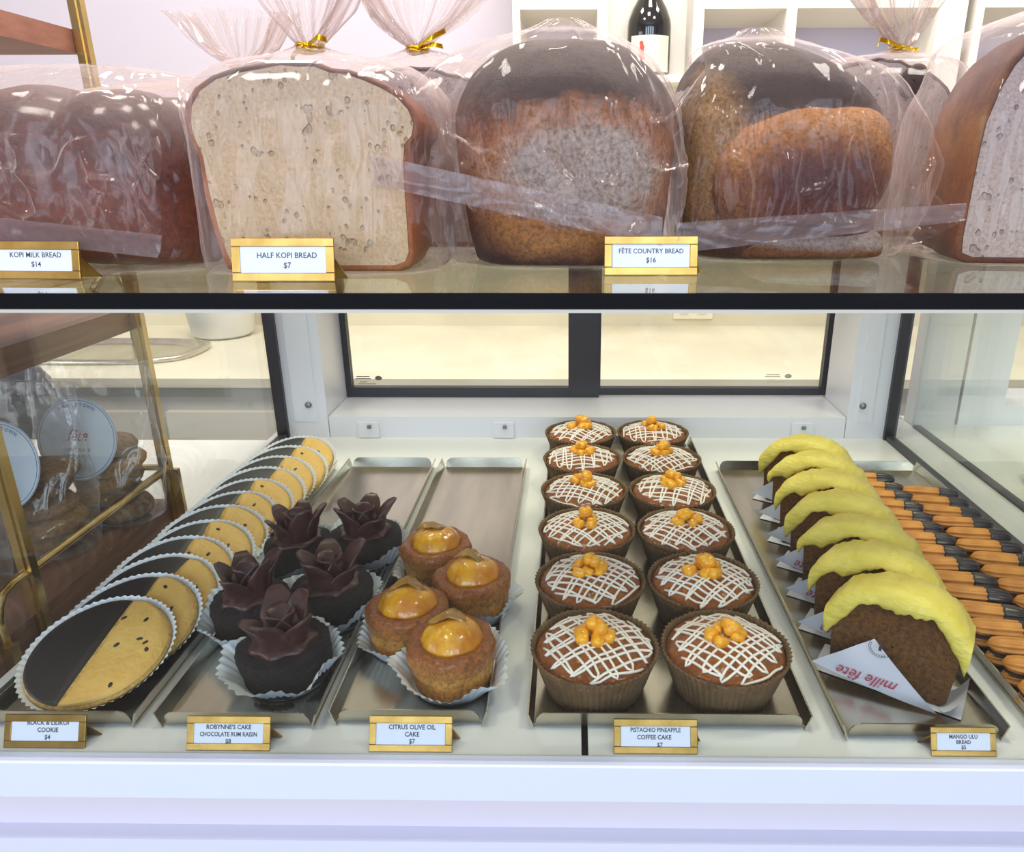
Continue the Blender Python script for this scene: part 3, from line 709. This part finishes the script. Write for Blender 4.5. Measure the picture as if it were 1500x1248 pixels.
# ------------------------------------------------------------------ ridged sandwich cookies
sp_bis = mat('ridged_biscuit', 'dc953e', .45, var='c67c2e', vscale=60, bump=.0004, bscale=200)
sp_choc = mat('dipped_chocolate', '2c2226', .25, bump=.0003, bscale=90)
sp_fill = mat('chocolate_filling', '3a2420', .45)
def bar(L, w, h, z, x0=-1., x1=1., grow=0):
    P = []
    for i in range(15):
        s = x0+(x1-x0)*i/14; tp = (1-abs(s)**5)**.5*.96+.04; row = []
        for k in range(40):
            a = 2*PI*k/40; rr = 1+.17*math.cos(a*8+s*.9)*(1 if grow == 0 else .6)
            row.append((s*L/2*(1+grow*.02), (w/2+grow*.0008)*rr*math.cos(a)*tp+.0012*math.sin(s*2.2), z+(h/2+grow*.0008)*rr*math.sin(a)*(tp if math.sin(a) > 0 else .9*tp)))
        P.append(row)
    return MB().grid(P, True, True, True, True)
def sand(seed):
    r = thing('sandwich_cookie', '', 'cookie', group='chocolate dipped sandwich cookies'); L = .066
    bar(L, .019, .011, .0055).build('lower_biscuit', sp_bis, r); bar(L*.93, .0165, .006, .0115).build('filling', sp_fill, r)
    bar(L, .0195, .012, .0175).build('upper_biscuit', sp_bis, r)
    m = bar(L, .0195, .0125, .0175, .30, 1.0, 1); m.v += []; m.build('chocolate_dip', sp_choc, r)
    bar(L, .019, .0115, .0055, .30, 1.0, 1).build('chocolate_dip', sp_choc, r); return r
sp = sand(1); first = True
ordn = ['front', 'second', 'third', 'fourth', 'fifth', 'sixth', 'seventh', 'eighth', 'ninth', 'tenth', 'eleventh', 'twelfth', 'thirteenth', 'fourteenth', 'fifteenth', 'sixteenth', 'rearmost']
rnd = random.Random(8)
for cx_, nn, y0, cn in ((.379, 16, .470, 'left'), (.4405, 14, .480, 'right')):
    for k in range(nn):
        y = y0+k*.0275; loc = (cx_+rnd.uniform(-.003, .003), y, .0028); rot = (rnd.uniform(-.1, .1), 0, math.radians(-14+rnd.uniform(-5, 5)))
        lab = 'ridged cookie with chocolate dipped end, %s in the %s column' % (ordn[k] if k < nn-1 else 'rearmost', cn)
        if first: o = sp; o.location = loc; o.rotation_euler = rot; o['label'] = lab; first = False
        else: dup(sp, loc, rot, lab)

# ------------------------------------------------------------------ breads and plastic bags on the glass shelf
plastic = glassy('clear_bag_film', 'fdfbfa', .012, .06, .012, 'f0ded8', .0028, 24, (1, 1, .4), .36, .6)
plastic2 = glassy('crisp_bag_film', 'fdfbfa', .015, .06, .014, 'f2e2de', .0026, 30, (1, 1, .4), .42, .6)
sealf = glassy('heat_sealed_film', 'f4eeee', .03, .16, .2, 'dcd0d4', .0012, 18, (1, 1, 1), .3, .8)
def catm(vals, t):
    n = len(vals)-1; f = t*n; i = min(int(f), n-1); u = f-i
    p0, p1, p2, p3 = (vals[max(i-1, 0)], vals[i], vals[i+1], vals[min(i+2, n)])
    return tuple(.5*((2*b)+(-a+c)*u+(2*a-5*b+4*c-d)*u*u+(-a+3*b-3*c+d)*u**3) for a, b, c, d in zip(p0, p1, p2, p3))
def sup(a, b, p, q):
    c, s = math.cos(q), math.sin(q); return a*math.copysign(abs(c)**(2/p), c), b*math.copysign(abs(s)**(2/p), s)
def shell(rings, nseg, nrow, disp=None, cap0=True, cap1=True):
    """rings = (z, cx, cy, a, b, power) from the base up"""
    P = []
    for i in range(nrow+1):
        z, cx, cy, a, b, p = catm(rings, i/nrow); a = max(a, .0008); b = max(b, .0008); row = []
        for k in range(nseg):
            q = 2*PI*k/nseg; x, y = sup(a, b, max(p, 2), q); v = Vector((cx+x, cy+y, z))
            if disp:
                d = disp(q, i/nrow, v); nn = Vector((x/(a*a+1e-9), y/(b*b+1e-9), 0)); nn.normalize(); v = v+nn*d[0]+Vector((0, 0, d[1])) if isinstance(d, tuple) else v+nn*d
            row.append(v)
        P.append(row)
    return MB().grid(P, True, True, cap0, cap1)
def ridge(x, y, z): return 1-min(1, abs(noise.noise(Vector((x, y, z))))*2.6)
def folds(seed, amp, pl=0, npl=14, t0=.55):
    """crinkled film: sharp vertical-ish creases, pleats growing towards the gathered neck"""
    def f(q, t, v):
        c, s = math.cos(q), math.sin(q)
        r = ridge(c*2.2+seed, s*2.2, t*2.2+q*.3)**3*amp+ridge(c*5+seed, s*5, t*3.5)**4*amp*.5+ridge(c*9, s*9+seed, t*6)**3*amp*.25
        if pl and t > t0:
            g = (t-t0)/(1-t0); r += pl*g*(ridge(c*npl/4+seed*2, s*npl/4, t*.8)-.55)
        return r
    return f
def sheet(P00, P10, P11, P01, nu, nv, amp, seed, fr=3.):
    """rectangle of film between four corners (world metres) with creases; returns MB"""
    P00, P10, P11, P01 = map(Vector, (P00, P10, P11, P01)); n = (P10-P00).cross(P01-P00).normalized(); P = []
    for i in range(nv+1):
        v = i/nv
        P.append([P00*(1-u)*(1-v)+P10*u*(1-v)+P11*u*v+P01*(1-u)*v+n*amp*(ridge(u*fr+seed, v*fr*.4, seed)**2-.4+.5*N(u*fr*3, v*2, seed)+.9*ridge(u*fr*.9+v*.5+seed*2, v*.5+.35*u, seed)**7*(.5+.5*math.sin(PI*v))+.4*ridge(u*fr*2-v*.7, v*.6, seed*3)**6) for u in [j/nu for j in range(nu+1)]])
    return MB().grid(P)
def tie(loc, r, parent, tails, name='twist_tie', m=None):
    b = MB(); x, y, z = loc
    for dz in (-.0012, .0012): b.tube([(x+r*math.cos(a), y+r*math.sin(a), z+dz+.001*math.sin(2*a)) for a in [2*PI*k/16 for k in range(16)]], .0014, 6, True)
    for tl in tails: # flat foil strip, slightly twisted
        pts = [Vector((x, y-r, z))]+[Vector(p) for p in tl]; P = []
        q = []
        for i in range(len(pts)-1):
            for j in range(5): q.append(pts[i].lerp(pts[i+1], j/5))
        q.append(pts[-1])
        for i, p in enumerate(q):
            an = i*.55; w = Vector((.2*math.sin(an), .5*math.sin(an), 1)).normalized()*.0019; h = Vector((0, .0004, 0))
            P.append([p-w-h, p+w-h, p+w+h, p-w+h])
        b.grid(P, True, False, True, True)
    return b.build(name, goldfoil, parent)

crumbc = crumb('pale_crumb', [(0, 'dfbf94'), (.5, 'dabd98'), (.85, 'cdb498'), (1, 'beaa98')], bscale=420, bump=.0009, zr=(0, .14), hole=210, speck=.35, nscale=16, namp=.1, rough=.85)
crumbg = crumb('grey_crumb', [(0, 'c6b0a0'), (.5, 'bda9a0'), (1, 'b2a09e')], bscale=420, bump=.0009, zr=(0, .15), hole=200, speck=.45, nscale=16, namp=.1, rough=.85)
crusto = crumb('golden_crust', [(0, 'b06a30'), (.3, 'b4622c'), (.7, '8e4c2a'), (.9, '5e3430'), (1, '4c2c2c')], bscale=240, bump=.0006, zr=(0, .14), speck=.4, rough=.5, coat=.1)
def cut_loaf(name, label, loc, outline, depth, face, yaw=0, inset=.004, crust=crusto, cat='bread', shrink=.94, group=None):
    r = thing(name, label, cat, loc, (0, 0, math.radians(yaw)), group)
    n = len(outline); cx = sum(p[0] for p in outline)/n; cz = sum(p[1] for p in outline)/n
    def sc(f, y, w=0): return [(cx+(x-cx)*f+w*N(x*60, z*60, y*30), y, max(0, cz+(z-cz)*f+w*N(x*60, z*60, y*30+5)) if f <= 1 else z) for x, z in outline]
    rows = [sc(1-inset*1.0/.07, .0004), sc(1-.4*inset/.07, -.0004), sc(1, .002, .001)]+[sc(1-(1-shrink)*(k/8)**2, .002+(depth-.012)*k/8, .0022) for k in range(1, 9)]+[sc(shrink*.93, depth-.004, .002), sc(shrink*.7, depth)]
    MB().grid(rows[::-1], True, True, True, False).build('crust', crust, r)
    f0 = 1-inset/.07; P = []
    for i in range(15):
        f = f0*(1-i/14.2)
        P.append([(x, -.0002+.0009*N(x*90, z*90, 2)*(i > 0), z) for x, y, z in sc(f, 0)])
    MB().grid(P, True, True, False, True).build('crumb_face', face, r); return r
# half loaf: white face square to the aisle
hl = [(-.0620, .002), (-.05, 0), (.0, 0), (.055, 0), (.063, .003), (.066, .010), (.066, .030), (.066, .055), (.0665, .075), (.068, .087), (.0735, .093), (.0752, .101), (.0722, .110), (.0655, .118), (.056, .124), (.044, .1295), (.032, .1335), (.022, .1345), (.012, .1385), (0, .1385), (-.010, .1395), (-.024, .1370), (-.040, .1345), (-.054, .1305), (-.066, .1230), (-.073, .1130), (-.0755, .1000), (-.0740, .0900), (-.0705, .0780), (-.0700, .055), (-.0675, .030), (-.0645, .012)]
cut_loaf('half_loaf', 'cream cut face of a half loaf standing behind the second shelf tag from left', (-.172, .505, ZT), [(x, z*.93) for x, z in hl], .10, crumbc)
# kopi milk bread: humped brown loaf seen from its long side
def humpy(name, label, loc, L, H, Wd, m, yaw=0, humps=3, seed=0, group=None):
    P = []
    for i in range(49):
        s = -1+2*i/48; e = (1-abs(s)**6)**.5*.98+.02 if abs(s) < 1 else .02
        hh = H*(.94+.06*abs(math.cos(PI*humps*(s+1)/2+PI/2)))*(e**.6); row = []
        for k in range(40):
            q = 2*PI*k/40; x, z = sup(Wd/2*(.93+.07*abs(math.sin(PI*humps*(s+1)/2)))*e, hh/2, 3.2 if math.sin(q) < 0 else 2.3, q)
            zz = hh/2+z
            row.append((s*L/2, x*(1+.06*(zz/H)), max(0, zz)+.0015*N(s*4, q, seed)))
        P.append(row)
    o = MB().grid(P, True, True, True, True).build(name, m, None, loc, (0, 0, math.radians(yaw)))
    return tag(o, label, 'bread', group)
milkc = crumb('milk_bread_crust', [(0, '8a4a30'), (.35, '7c3a26'), (.6, '5e3028'), (.85, '4a2c2c'), (1, '6a4038')], bscale=200, bump=.0006, zr=(0, .125), speck=.6, rough=.4, coat=.3)
humpy('milk_bread', 'long brown humped loaf in a bag behind the leftmost shelf tag', (-.372, .565, ZT), .215, .121, .115, milkc, -3)
humpy('milk_bread', 'brown humped loaf half hidden behind the leftmost bagged loaf', (-.345, .700, ZT), .24, .125, .105, milkc, 4, seed=4)
# country loaves
cb1 = crumb('country_crust', [(0, '452420'), (.16, '6a3420'), (.30, '9a5a2c'), (.50, '9c5c30'), (.60, '8a4c2a'), (.68, '5a3428'), (.78, '3c2824'), (1, '4c3832')], bscale=330, bump=.0009, zr=(0, .152), speck=.85, rough=.55, namp=.12,
    patches=[((-.004, -.075, .028), (.050, .06, .020), 'c08040', .4), ((.010, -.075, .064), (.066, .07, .040), 'b87440', .25), ((.012, -.075, .062), (.055, .07, .033), 'b8a294', .2)])
cb2 = crumb('country_crust_two', [(0, '4a2820'), (.10, '7a4424'), (.3, 'a0622e'), (.5, 'a8703c'), (.6, '946036'), (.68, '4a3028'), (.78, '382622'), (1, '54403a')], bscale=330, bump=.0009, zr=(0, .155), speck=.85, rough=.55, namp=.12,
    patches=[((-.062, -.05, .075), (.022, .08, .045), 'b4844c', .5)])
cb2l = crumb('country_lobe', [(0, '8a5028'), (1, 'b07438')], bscale=330, bump=.0007, zr=(0, .1), speck=.85, rough=.5, patches=[((.012, -.06, .048), (.058, .08, .036), '6e2f1e', .38), ((.012, -.06, .060), (.036, .08, .018), '54282a', .5)])
def dome_loaf(name, label, loc, rings, m, seed, yaw=0):
    r = thing(name, label, 'bread', loc, (0, 0, math.radians(yaw)), 'country loaves in bags')
    shell(rings, 72, 48, lambda q, t, v: .004*N(math.cos(q)*1.4+seed, math.sin(q)*1.4, t*3)+.0012*N(math.cos(q)*6, math.sin(q)*6+seed, t*12)).build('loaf_crust', m, r); return r
L1 = dome_loaf('country_loaf', 'dark topped country loaf with a pale patch, left of the pair', (-.005, .592, ZT), [(0, 0, 0, .060, .055, 3), (.004, 0, 0, .068, .064, 3.4), (.03, 0, 0, .074, .070, 3.6), (.06, 0, 0, .0765, .072, 3.6), (.085, 0, 0, .078, .073, 3.4), (.105, 0, 0, .0775, .072, 3.0), (.125, -.002, 0, .068, .064, 2.6), (.140, -.002, 0, .052, .048, 2.4), (.149, 0, 0, .034, .03, 2.2), (.152, 0, 0, .004, .004, 2)], cb1, 2)
L2 = dome_loaf('country_loaf', 'country loaf with a big glossy brown bulge, right of the pair', (.160, .632, ZT), [(0, 0, 0, .060, .058, 3), (.004, 0, 0, .072, .066, 3.4), (.02, 0, 0, .076, .070, 3.6), (.05, 0, 0, .076, .070, 3.6), (.085, 0, 0, .077, .072, 3.4), (.105, -.004, 0, .076, .072, 3.0), (.125, -.010, 0, .066, .066, 2.8), (.142, -.018, 0, .048, .05, 2.5), (.152, -.024, 0, .028, .03, 2.2), (.156, -.026, 0, .004, .004, 2)], cb2, 7)
# the bulge that burst out of the second loaf
P = []
for i in range(33):
    t = PI*i/32; P.append([(.005+.063*math.copysign(abs(math.cos(t))**.75, -math.cos(t))+.002*N(t, q), -.054-.036*max(0, math.sin(t))**.45*math.cos(q)+.002*N(q*2, t*3), .060+.008*math.cos(t)*-1+.050*math.sin(t)**.6*math.sin(q)*(1.0 if math.sin(q) > 0 else .92)+.0015*N(t*3, q*2, 5)) for q in [2*PI*k/40 for k in range(40)]])
MB().grid(P, True, True).build('bulge', cb2l, L2)
b = shell([(.002, .018, -.052, .052, .016, 3), (.004, .018, -.054, .055, .018, 3), (.010, .018, -.054, .056, .018, 3), (.018, .018, -.052, .054, .016, 3), (.022, .018, -.045, .05, .01, 3)], 48, 14)
b.build('pale_base', crumb('pale_torn_crumb', [(0, '7a4626'), (.35, '8c5830'), (.6, 'b09c90'), (1, 'b8a49a')], bscale=330, bump=.001, zr=(0, .022), namp=.25), L2)
# right hand cut loaf, face turned a little
rl = [(x*1.25+0, z*1.13) for x, z in hl]
rl = [(-.078, .003), (-.07, 0), (0, 0), (.07, 0), (.08, .003), (.083, .02), (.084, .06), (.085, .1), (.082, .125), (.072, .145), (.050, .160), (.020, .167), (-.010, .167), (-.034, .161), (-.052, .148), (-.064, .133), (-.071, .117), (-.0765, .095), (-.078, .07), (-.0785, .04), (-.079, .015)]
cut_loaf('country_half_loaf', 'tall loaf with a pinkish cut face at the right end of the shelf', (.355, .540, ZT), rl, .13, crumbg, -8, crust=crumb('side_crust', [(0, '6a3420'), (.3, '8c5024'), (.55, '96602c'), (.75, '6a3c26'), (1, '4a2e2c')], bscale=240, bump=.0008, zr=(0, .16), namp=.3, speck=.4, rough=.5))
bl = [(x*.98, z*1.16) for x, z in hl]
r_ = cut_loaf('back_half_loaf', 'half loaf with a dark hole, behind and between the two right loaves', (.292, .760, ZT), bl, .1, crumbg, 8)
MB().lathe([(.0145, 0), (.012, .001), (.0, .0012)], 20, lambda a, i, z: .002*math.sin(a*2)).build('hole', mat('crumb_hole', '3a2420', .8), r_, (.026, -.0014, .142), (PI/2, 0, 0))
cut_loaf('back_half_loaf', 'half loaf tied in a bag behind the cream faced half loaf', (-.125, .665, ZT), [(x, z*1.04) for x, z in hl], .1, crumbg, 6)

def bag(label, rings, seed, amp, m, pl=0, npl=14, t0=.55, nseg=140, nrow=96, extra=None, loc=(0, 0, 0)):
    r = thing('plastic_bag', label, 'plastic bag', loc, group='clear bags around the breads')
    f0 = folds(seed, amp, pl, npl, t0)
    f = (lambda q, t, v: f0(q, t, v)+extra(q, t, v)) if extra else f0
    shell(rings, nseg, nrow, f, True, False).build('film', m, r); return r
def gathered(x, y, w, d, h, nh, fx, fw, fd, topx=0, top=.045, nx=0):
    """bag rings: body w x d x h, neck at height nh shifted nx, then a fan of half width fw"""
    return [(.0004, x, y, w*.95, d*.95, 4), (.004, x, y, w, d, 4.5), (h*.3, x, y, w*1.0, d, 4.5), (h*.6, x, y, w*1.01, d, 4), (h*.82, x, y, w*1.01, d, 3.4), (h*.97, x+nx*.2, y, w*.80, d*.75, 2.8), (nh*.985, x+nx*.8, y, w*.36, d*.30, 2.3), (nh+.004, x+nx, y, .008, .008, 2), (nh+.010, x+nx, y, .010, .009, 2), (nh+top*.5, x+nx+topx*.5, y, fw*.6, fd*.5, 2), (nh+top, x+nx+topx, y, fw, fd*.9, 2)]
g = bag('clear bag gathered with a gold tie over the cream half loaf', gathered(0, 0, .0815, .067, .133, .1400, 0, .040, .012, .004, .055, -.006), 3, .0022, plastic2, .022, 16, .62, loc=(-.172, .556, ZT))
sheet((-.062, -.0695, .012), (.060, -.0695, .010), (.066, -.0690, .112), (-.068, -.0690, .112), 190, 60, .003, 37, 4.).build('front_film', plastic, g)
tie((-.006, 0, .143), .0085, g, [[(.004, -.014, .148), (.010, -.014, .146)], [(-.012, -.015, .138), (-.014, -.017, .134)]])
g = bag('clear bag with a gold tie behind the cream half loaf', gathered(0, 0, .083, .062, .150, .160, 0, .062, .02, .01, .06, -.01), 8, .0022, plastic2, .03, 18, .6, loc=(-.125, .715, ZT))
tie((-.01, 0, .163), .009, g, [[(.002, -.012, .1700), (.017, -.014, .1760)], [(.006, -.012, .166), (.014, -.013, .164)]])
g = bag('clear crinkled bag top rising behind the leftmost loaf', gathered(0, 0, .128, .062, .130, .140, 0, .048, .02, 0, .05, .06), 13, .002, plastic2, .028, 16, .6, loc=(-.345, .70, ZT))
g = bag('clear bag with a curled gold tie at the rear right', gathered(0, 0, .085, .07, .165, .172, 0, .050, .016, -.012, .07, .022), 17, .0022, plastic2, .03, 18, .6, loc=(.300, .812, ZT))
tie((.022, 0, .175), .009, g, [[(.006, -.012, .180), (-.004, -.013, .182), (-.006, -.014, .177)], [(.034, -.013, .173)]])
# bags lying over the country loaves, their sealed hem across the front
def wing(q0, wd, amt, t0, tw):
    def f(q, t, v):
        d = (q-q0+PI) % (2*PI)-PI; return amt*math.exp(-(d/wd)**2)*math.exp(-((t-t0)/tw)**2)
    return f
cr = [(.0004, 0, 0, .070, .066, 3), (.004, 0, 0, .078, .074, 3.2), (.03, 0, 0, .084, .079, 3.4), (.06, 0, 0, .0865, .081, 3.4), (.085, -.003, 0, .086, .082, 3.2), (.11, -.005, 0, .083, .080, 2.9), (.135, -.005, 0, .068, .068, 2.5), (.150, -.003, 0, .046, .048, 2.3), (.158, .0, 0, .024, .02, 2), (.166, .0, 0, .008, .004, 2)]
g = bag('clear bag over the left country loaf, its sealed hem slanting across the front', cr, 21, .0035, plastic, .0, extra=wing(PI*1.08, .22, .030, .42, .28), loc=(-.006, .592, ZT))
sheet((-.121, -.098, .056), (.064, -.100, .018), (.064, -.098, .036), (-.123, -.096, .075), 60, 8, .002, 3).build('sealed_hem', sealf, g)
sheet((-.121, -.096, .056), (-.070, -.090, .0), (-.062, -.070, .10), (-.123, -.090, .075), 24, 24, .005, 5).build('loose_fold', plastic, g)
sheet((-.06, -.098, .040), (.075, -.100, .020), (.085, -.075, .110), (-.085, -.075, .105), 190, 60, .007, 9, 5.).build('front_film', plastic, g)
cr2 = [(z, x+(-.018 if z > .14 else .004), y, a, b_, p) for z, x, y, a, b_, p in cr]
g = bag('clear bag over the right country loaf with a pointed corner', cr2, 33, .0035, plastic, .0, extra=wing(-.25, .22, .026, .35, .3), loc=(.160, .632, ZT))
sheet((-.088, -.108, .010), (.118, -.085, .030), (.118, -.083, .042), (-.088, -.104, .030), 60, 8, .002, 13).build('sealed_hem', sealf, g)
sheet((.060, -.090, .0), (.118, -.085, .030), (.092, -.060, .060), (.070, -.080, .03), 24, 24, .004, 15).build('loose_fold', plastic, g)
sheet((-.080, -.106, .028), (.085, -.100, .030), (.090, -.085, .105), (-.075, -.088, .105), 190, 60, .006, 19, 5.).build('front_film', plastic, g)
# bag of the leftmost loaf
cm = [(.0004, 0, 0, .112, .064, 4), (.004, 0, 0, .119, .070, 4.5), (.035, 0, 0, .121, .071, 4.5), (.07, 0, 0, .122, .071, 4.2), (.10, 0, 0, .120, .068, 3.6), (.118, .0, 0, .108, .054, 3), (.128, .01, 0, .085, .034, 2.6), (.134, .02, 0, .03, .01, 2)]
g = bag('clear bag around the leftmost humped loaf, its sealed hem hanging in front', cm, 41, .0035, plastic, .0, extra=wing(-.1, .25, .008, .5, .3), loc=(-.372, .565, ZT))
sheet((-.10, -.080, .034), (.106, -.084, .012), (.110, -.082, .026), (-.10, -.078, .048), 60, 8, .0016, 23).build('sealed_hem', sealf, g)
sheet((-.10, -.080, .048), (.110, -.082, .026), (.113, -.068, .085), (-.10, -.070, .09), 190, 50, .006, 29, 5.).build('front_film', plastic, g)
# bag of the right cut loaf: gathered out of frame to the upper right
g = bag('clear bag stretched over the pinkish cut loaf at the right end', [(.0004, 0, 0, .086, .074, 4), (.004, 0, 0, .092, .081, 4.5), (.05, 0, 0, .092, .081, 4.5), (.1, 0, 0, .092, .081, 4.2), (.128, .004, 0, .088, .078, 3.4), (.155, .006, 0, .080, .08, 3), (.172, .014, 0, .050, .05, 2.5), (.184, .026, 0, .010, .010, 2), (.190, .026, 0, .012, .010, 2), (.215, .03, 0, .04, .02, 2)], 51, .0022, plastic2, .02, 16, .75, loc=(.362, .612, ZT))
tie((.026, 0, .187), .010, g, [[(-.002, -.028, .182), (-.030, -.075, .172)]])

# ------------------------------------------------------------------ brass stand with boards and cookie bags, left of the case
def rod(pts, r=.0045): return MB().tube(pts, r, 10)
st = thing('shelf_stand', 'brass framed stand with walnut boards left of the display case', 'shelf stand', (-.70, .7, -.04))
def F(name, mb, m): return mb.build(name, m, st, (.70, -.7, .04))
for sx in (-.505, -.96):
    for y in (.598, .845): F('post', B((sx-.0065, y-.0045, -.036), (sx+.0065, y+.0045, .95)).box((sx-.0022, y-.0062, -.036), (sx+.0022, y+.0062, .95)), brass)
    for zb in (.046, .295): F('side_rail', rod([(sx, .845, zb), (sx, .70, zb), (sx, .575, zb), (sx, .563, zb-.003), (sx, .556, zb-.012), (sx, .553, zb-.025), (sx, .552, -.005+zb-.046)], .0048), brass)
    F('rail_clip', B((sx-.008, .547, -.036), (sx+.008, .557, -.002)), brass)
    F('post_foot', B((sx-.012, .594, -.038), (sx+.006, .602, -.030)), brass)
    F('rail_clip', B((sx+.004, .846, -.02), (sx+.013, .852, .045)), brass)
for zb in (.046, .295): F('back_rail', rod([(-.505, .85, zb), (-.96, .85, zb)], .004), brass)
F('board', B((-.955, .50, -.030), (-.507, .852, .002)), wood)
F('board', B((-.955, .46, .222), (-.512, .852, .248)), wood)
F('board', B((-.955, .50, .512), (-.512, .852, .534)), woodl)
tag(B((-1.6, .462, -.95), (-.476, 1.18, -.0402)).build('side_counter', deckm), 'cream counter top under the brass stand at left', 'counter')
bagf = glassy('cookie_bag_film', 'fafafa', .05, .08, .05, 'e4e6ec', .0022, 26, (1, 1, 1), .35, .8)
bak = crumb('brown_cookie', [(0, 'a87a56'), (1, 'c09066')], bscale=160, bump=.003, zr=(0, .02), speck=.7, nscale=60)
labm = mat('round_label_white', 'dfe6f0', .5)
bk = None
def lump(seed): return MB().lathe([(0, 0), (.029, 0), (.035, .004), (.037, .009), (.033, .015), (.022, .019), (.0, .020)], 36, lambda a, i, z: .0022*N(math.cos(a)*2+seed, math.sin(a)*2, i))
def cookie_bag(x, y, z, yaw, label, seed, ncook, where, h=.135, w=.055, txt=True):
    r = thing('cookie_bag', label, 'bag', (x, y, z), (math.radians(-6), 0, math.radians(yaw)), 'clear bags of cookies on the brass stand')
    def dd(q, t, v): return folds(seed, .003)(q, t, v)
    shell([(.0005, 0, 0, w*.75, .030, 3), (.004, 0, 0, w*.85, .037, 3), (h*.22, 0, 0, w*.92, .040, 2.6), (h*.42, 0, 0, w*.97, .034, 2.6), (h*.62, 0, .0, w, .016, 2.4), (h*.75, 0, 0, w, .006, 2.2), (h*.88, 0, 0, w, .0018, 2), (h, 0, 0, w, .0012, 2)], 80, 50, dd).build('film', bagf, r)
    lb = thing('round_label', None, None); lb.parent = r; lb.location = (.004, -.030, h*.66); lb.rotation_euler = (math.radians(-14), 0, 0)
    R = .047
    n = 48
    me = MB(); me.add([(R*math.cos(a), 0, R*math.sin(a)) for a in [2*PI*k/n for k in range(n)]]+[(R*math.cos(a), .0004, R*math.sin(a)) for a in [2*PI*k/n for k in range(n)]], [tuple(range(n)), tuple(range(2*n-1, n-1, -1))]+[(k, k+n, (k+1) % n+n, (k+1) % n) for k in range(n)])
    bpy.data.objects.remove(lb)
    o = me.build('round_label', labm, r, (.006, -.040, h*.56), (math.radians(-10), 0, 0))
    b = MB()
    for rr, th in ((R*.93, .00030), (R*.985, .00022)): b.tube([(rr*math.cos(a), -.0001, rr*math.sin(a)) for a in [2*PI*k/60 for k in range(60)]], th, 4, True)
    b2 = MB()
    def arc(s, rad, a0, size, out, top=True):
        st_ = size*.95/rad; tot = st_*(len(s)-1)
        for i, ch in enumerate(s):
            if ch == ' ': continue
            a = a0+(tot/2-i*st_ if top else -tot/2+i*st_); vs, fs = text_mesh(ch, size, bold=.00005); rot = a-PI/2 if top else a+PI/2
            out.add([(rad*math.cos(a)+u*math.cos(rot)-v*math.sin(rot), -.0003, rad*math.sin(a)+u*math.sin(rot)+v*math.cos(rot)) for u, v in vs], fs)
    arc('CHINATOWN', R*.80, PI/2, .0052, b)
    vs, fs = text_mesh('CHOCOLATE', .0052, bold=.00005); b2.add([(u, -.0003, v-.014) for u, v in vs], fs)
    vs, fs = text_mesh('CHIP COOKIES', .0046, bold=.00005); b2.add([(u, -.0003, v-.0205) for u, v in vs], fs)
    b.v += []; b2.add(b.v, b.f); b2.build('label_print', blueink, r, (.006, -.040, h*.56), (math.radians(-10), 0, 0))
    vs, fs = text_mesh('fête', .019, shear=.45, xs=.8, bold=.0001); MB().add([(u, -.0004, v-.002) for u, v in vs], fs).build('label_script', redink, r, (.006, -.040, h*.56), (math.radians(-10), 0, 0))
    for k in range(ncook):
        c_ = lump(seed+k).build('brown_cookie', bak, None, (x+.010+.006*math.sin(k*2+seed), y+.001*k+.004, z+.004+k*.0188), (math.radians(4*math.sin(k+seed)), math.radians(5*math.cos(k*2)), k*1.3))
        tag(c_, 'brown chocolate chip cookie, %s of the stack in the bag %s' % (('bottom', 'second', 'third', 'fourth', 'top')[k] if k < ncook-1 else 'top', where), 'cookie', 'bagged cookies')
    return r
cookie_bag(-.560, .800, .003, -3, 'clear cookie bag nearest the rear brass post', 2, 5, 'by the rear post', .190, .074)
cookie_bag(-.590, .722, .003, -6, 'clear cookie bag just behind the front brass post', 6, 5, 'behind the front post', .188, .070)
cookie_bag(-.632, .640, .003, -10, 'clear cookie bag cut by the left frame edge', 9, 5, 'at the left edge', .185, .070)
pouchm = glassy('silvery_pouch', 'cfd0d6', .08, .2, .55, 'a8a6b2', .003, 30, (1, 1, 1), .3, 1.)
for x, y, lab in ((-.60, .66, 'silvery clear pouch on the top board, right of two'), (-.72, .63, 'silvery clear pouch on the top board, left of two')):
    o = shell([(.0005, 0, 0, .048, .03, 3), (.006, 0, 0, .052, .034, 3), (.05, 0, 0, .05, .03, 2.6), (.10, 0, 0, .05, .012, 2.3), (.14, 0, 0, .05, .002, 2)], 64, 30, folds(x*9, .004)).build('pouch', pouchm, None, (x, y, .5342)); tag(o, lab, 'pouch', 'pouches on the top board')
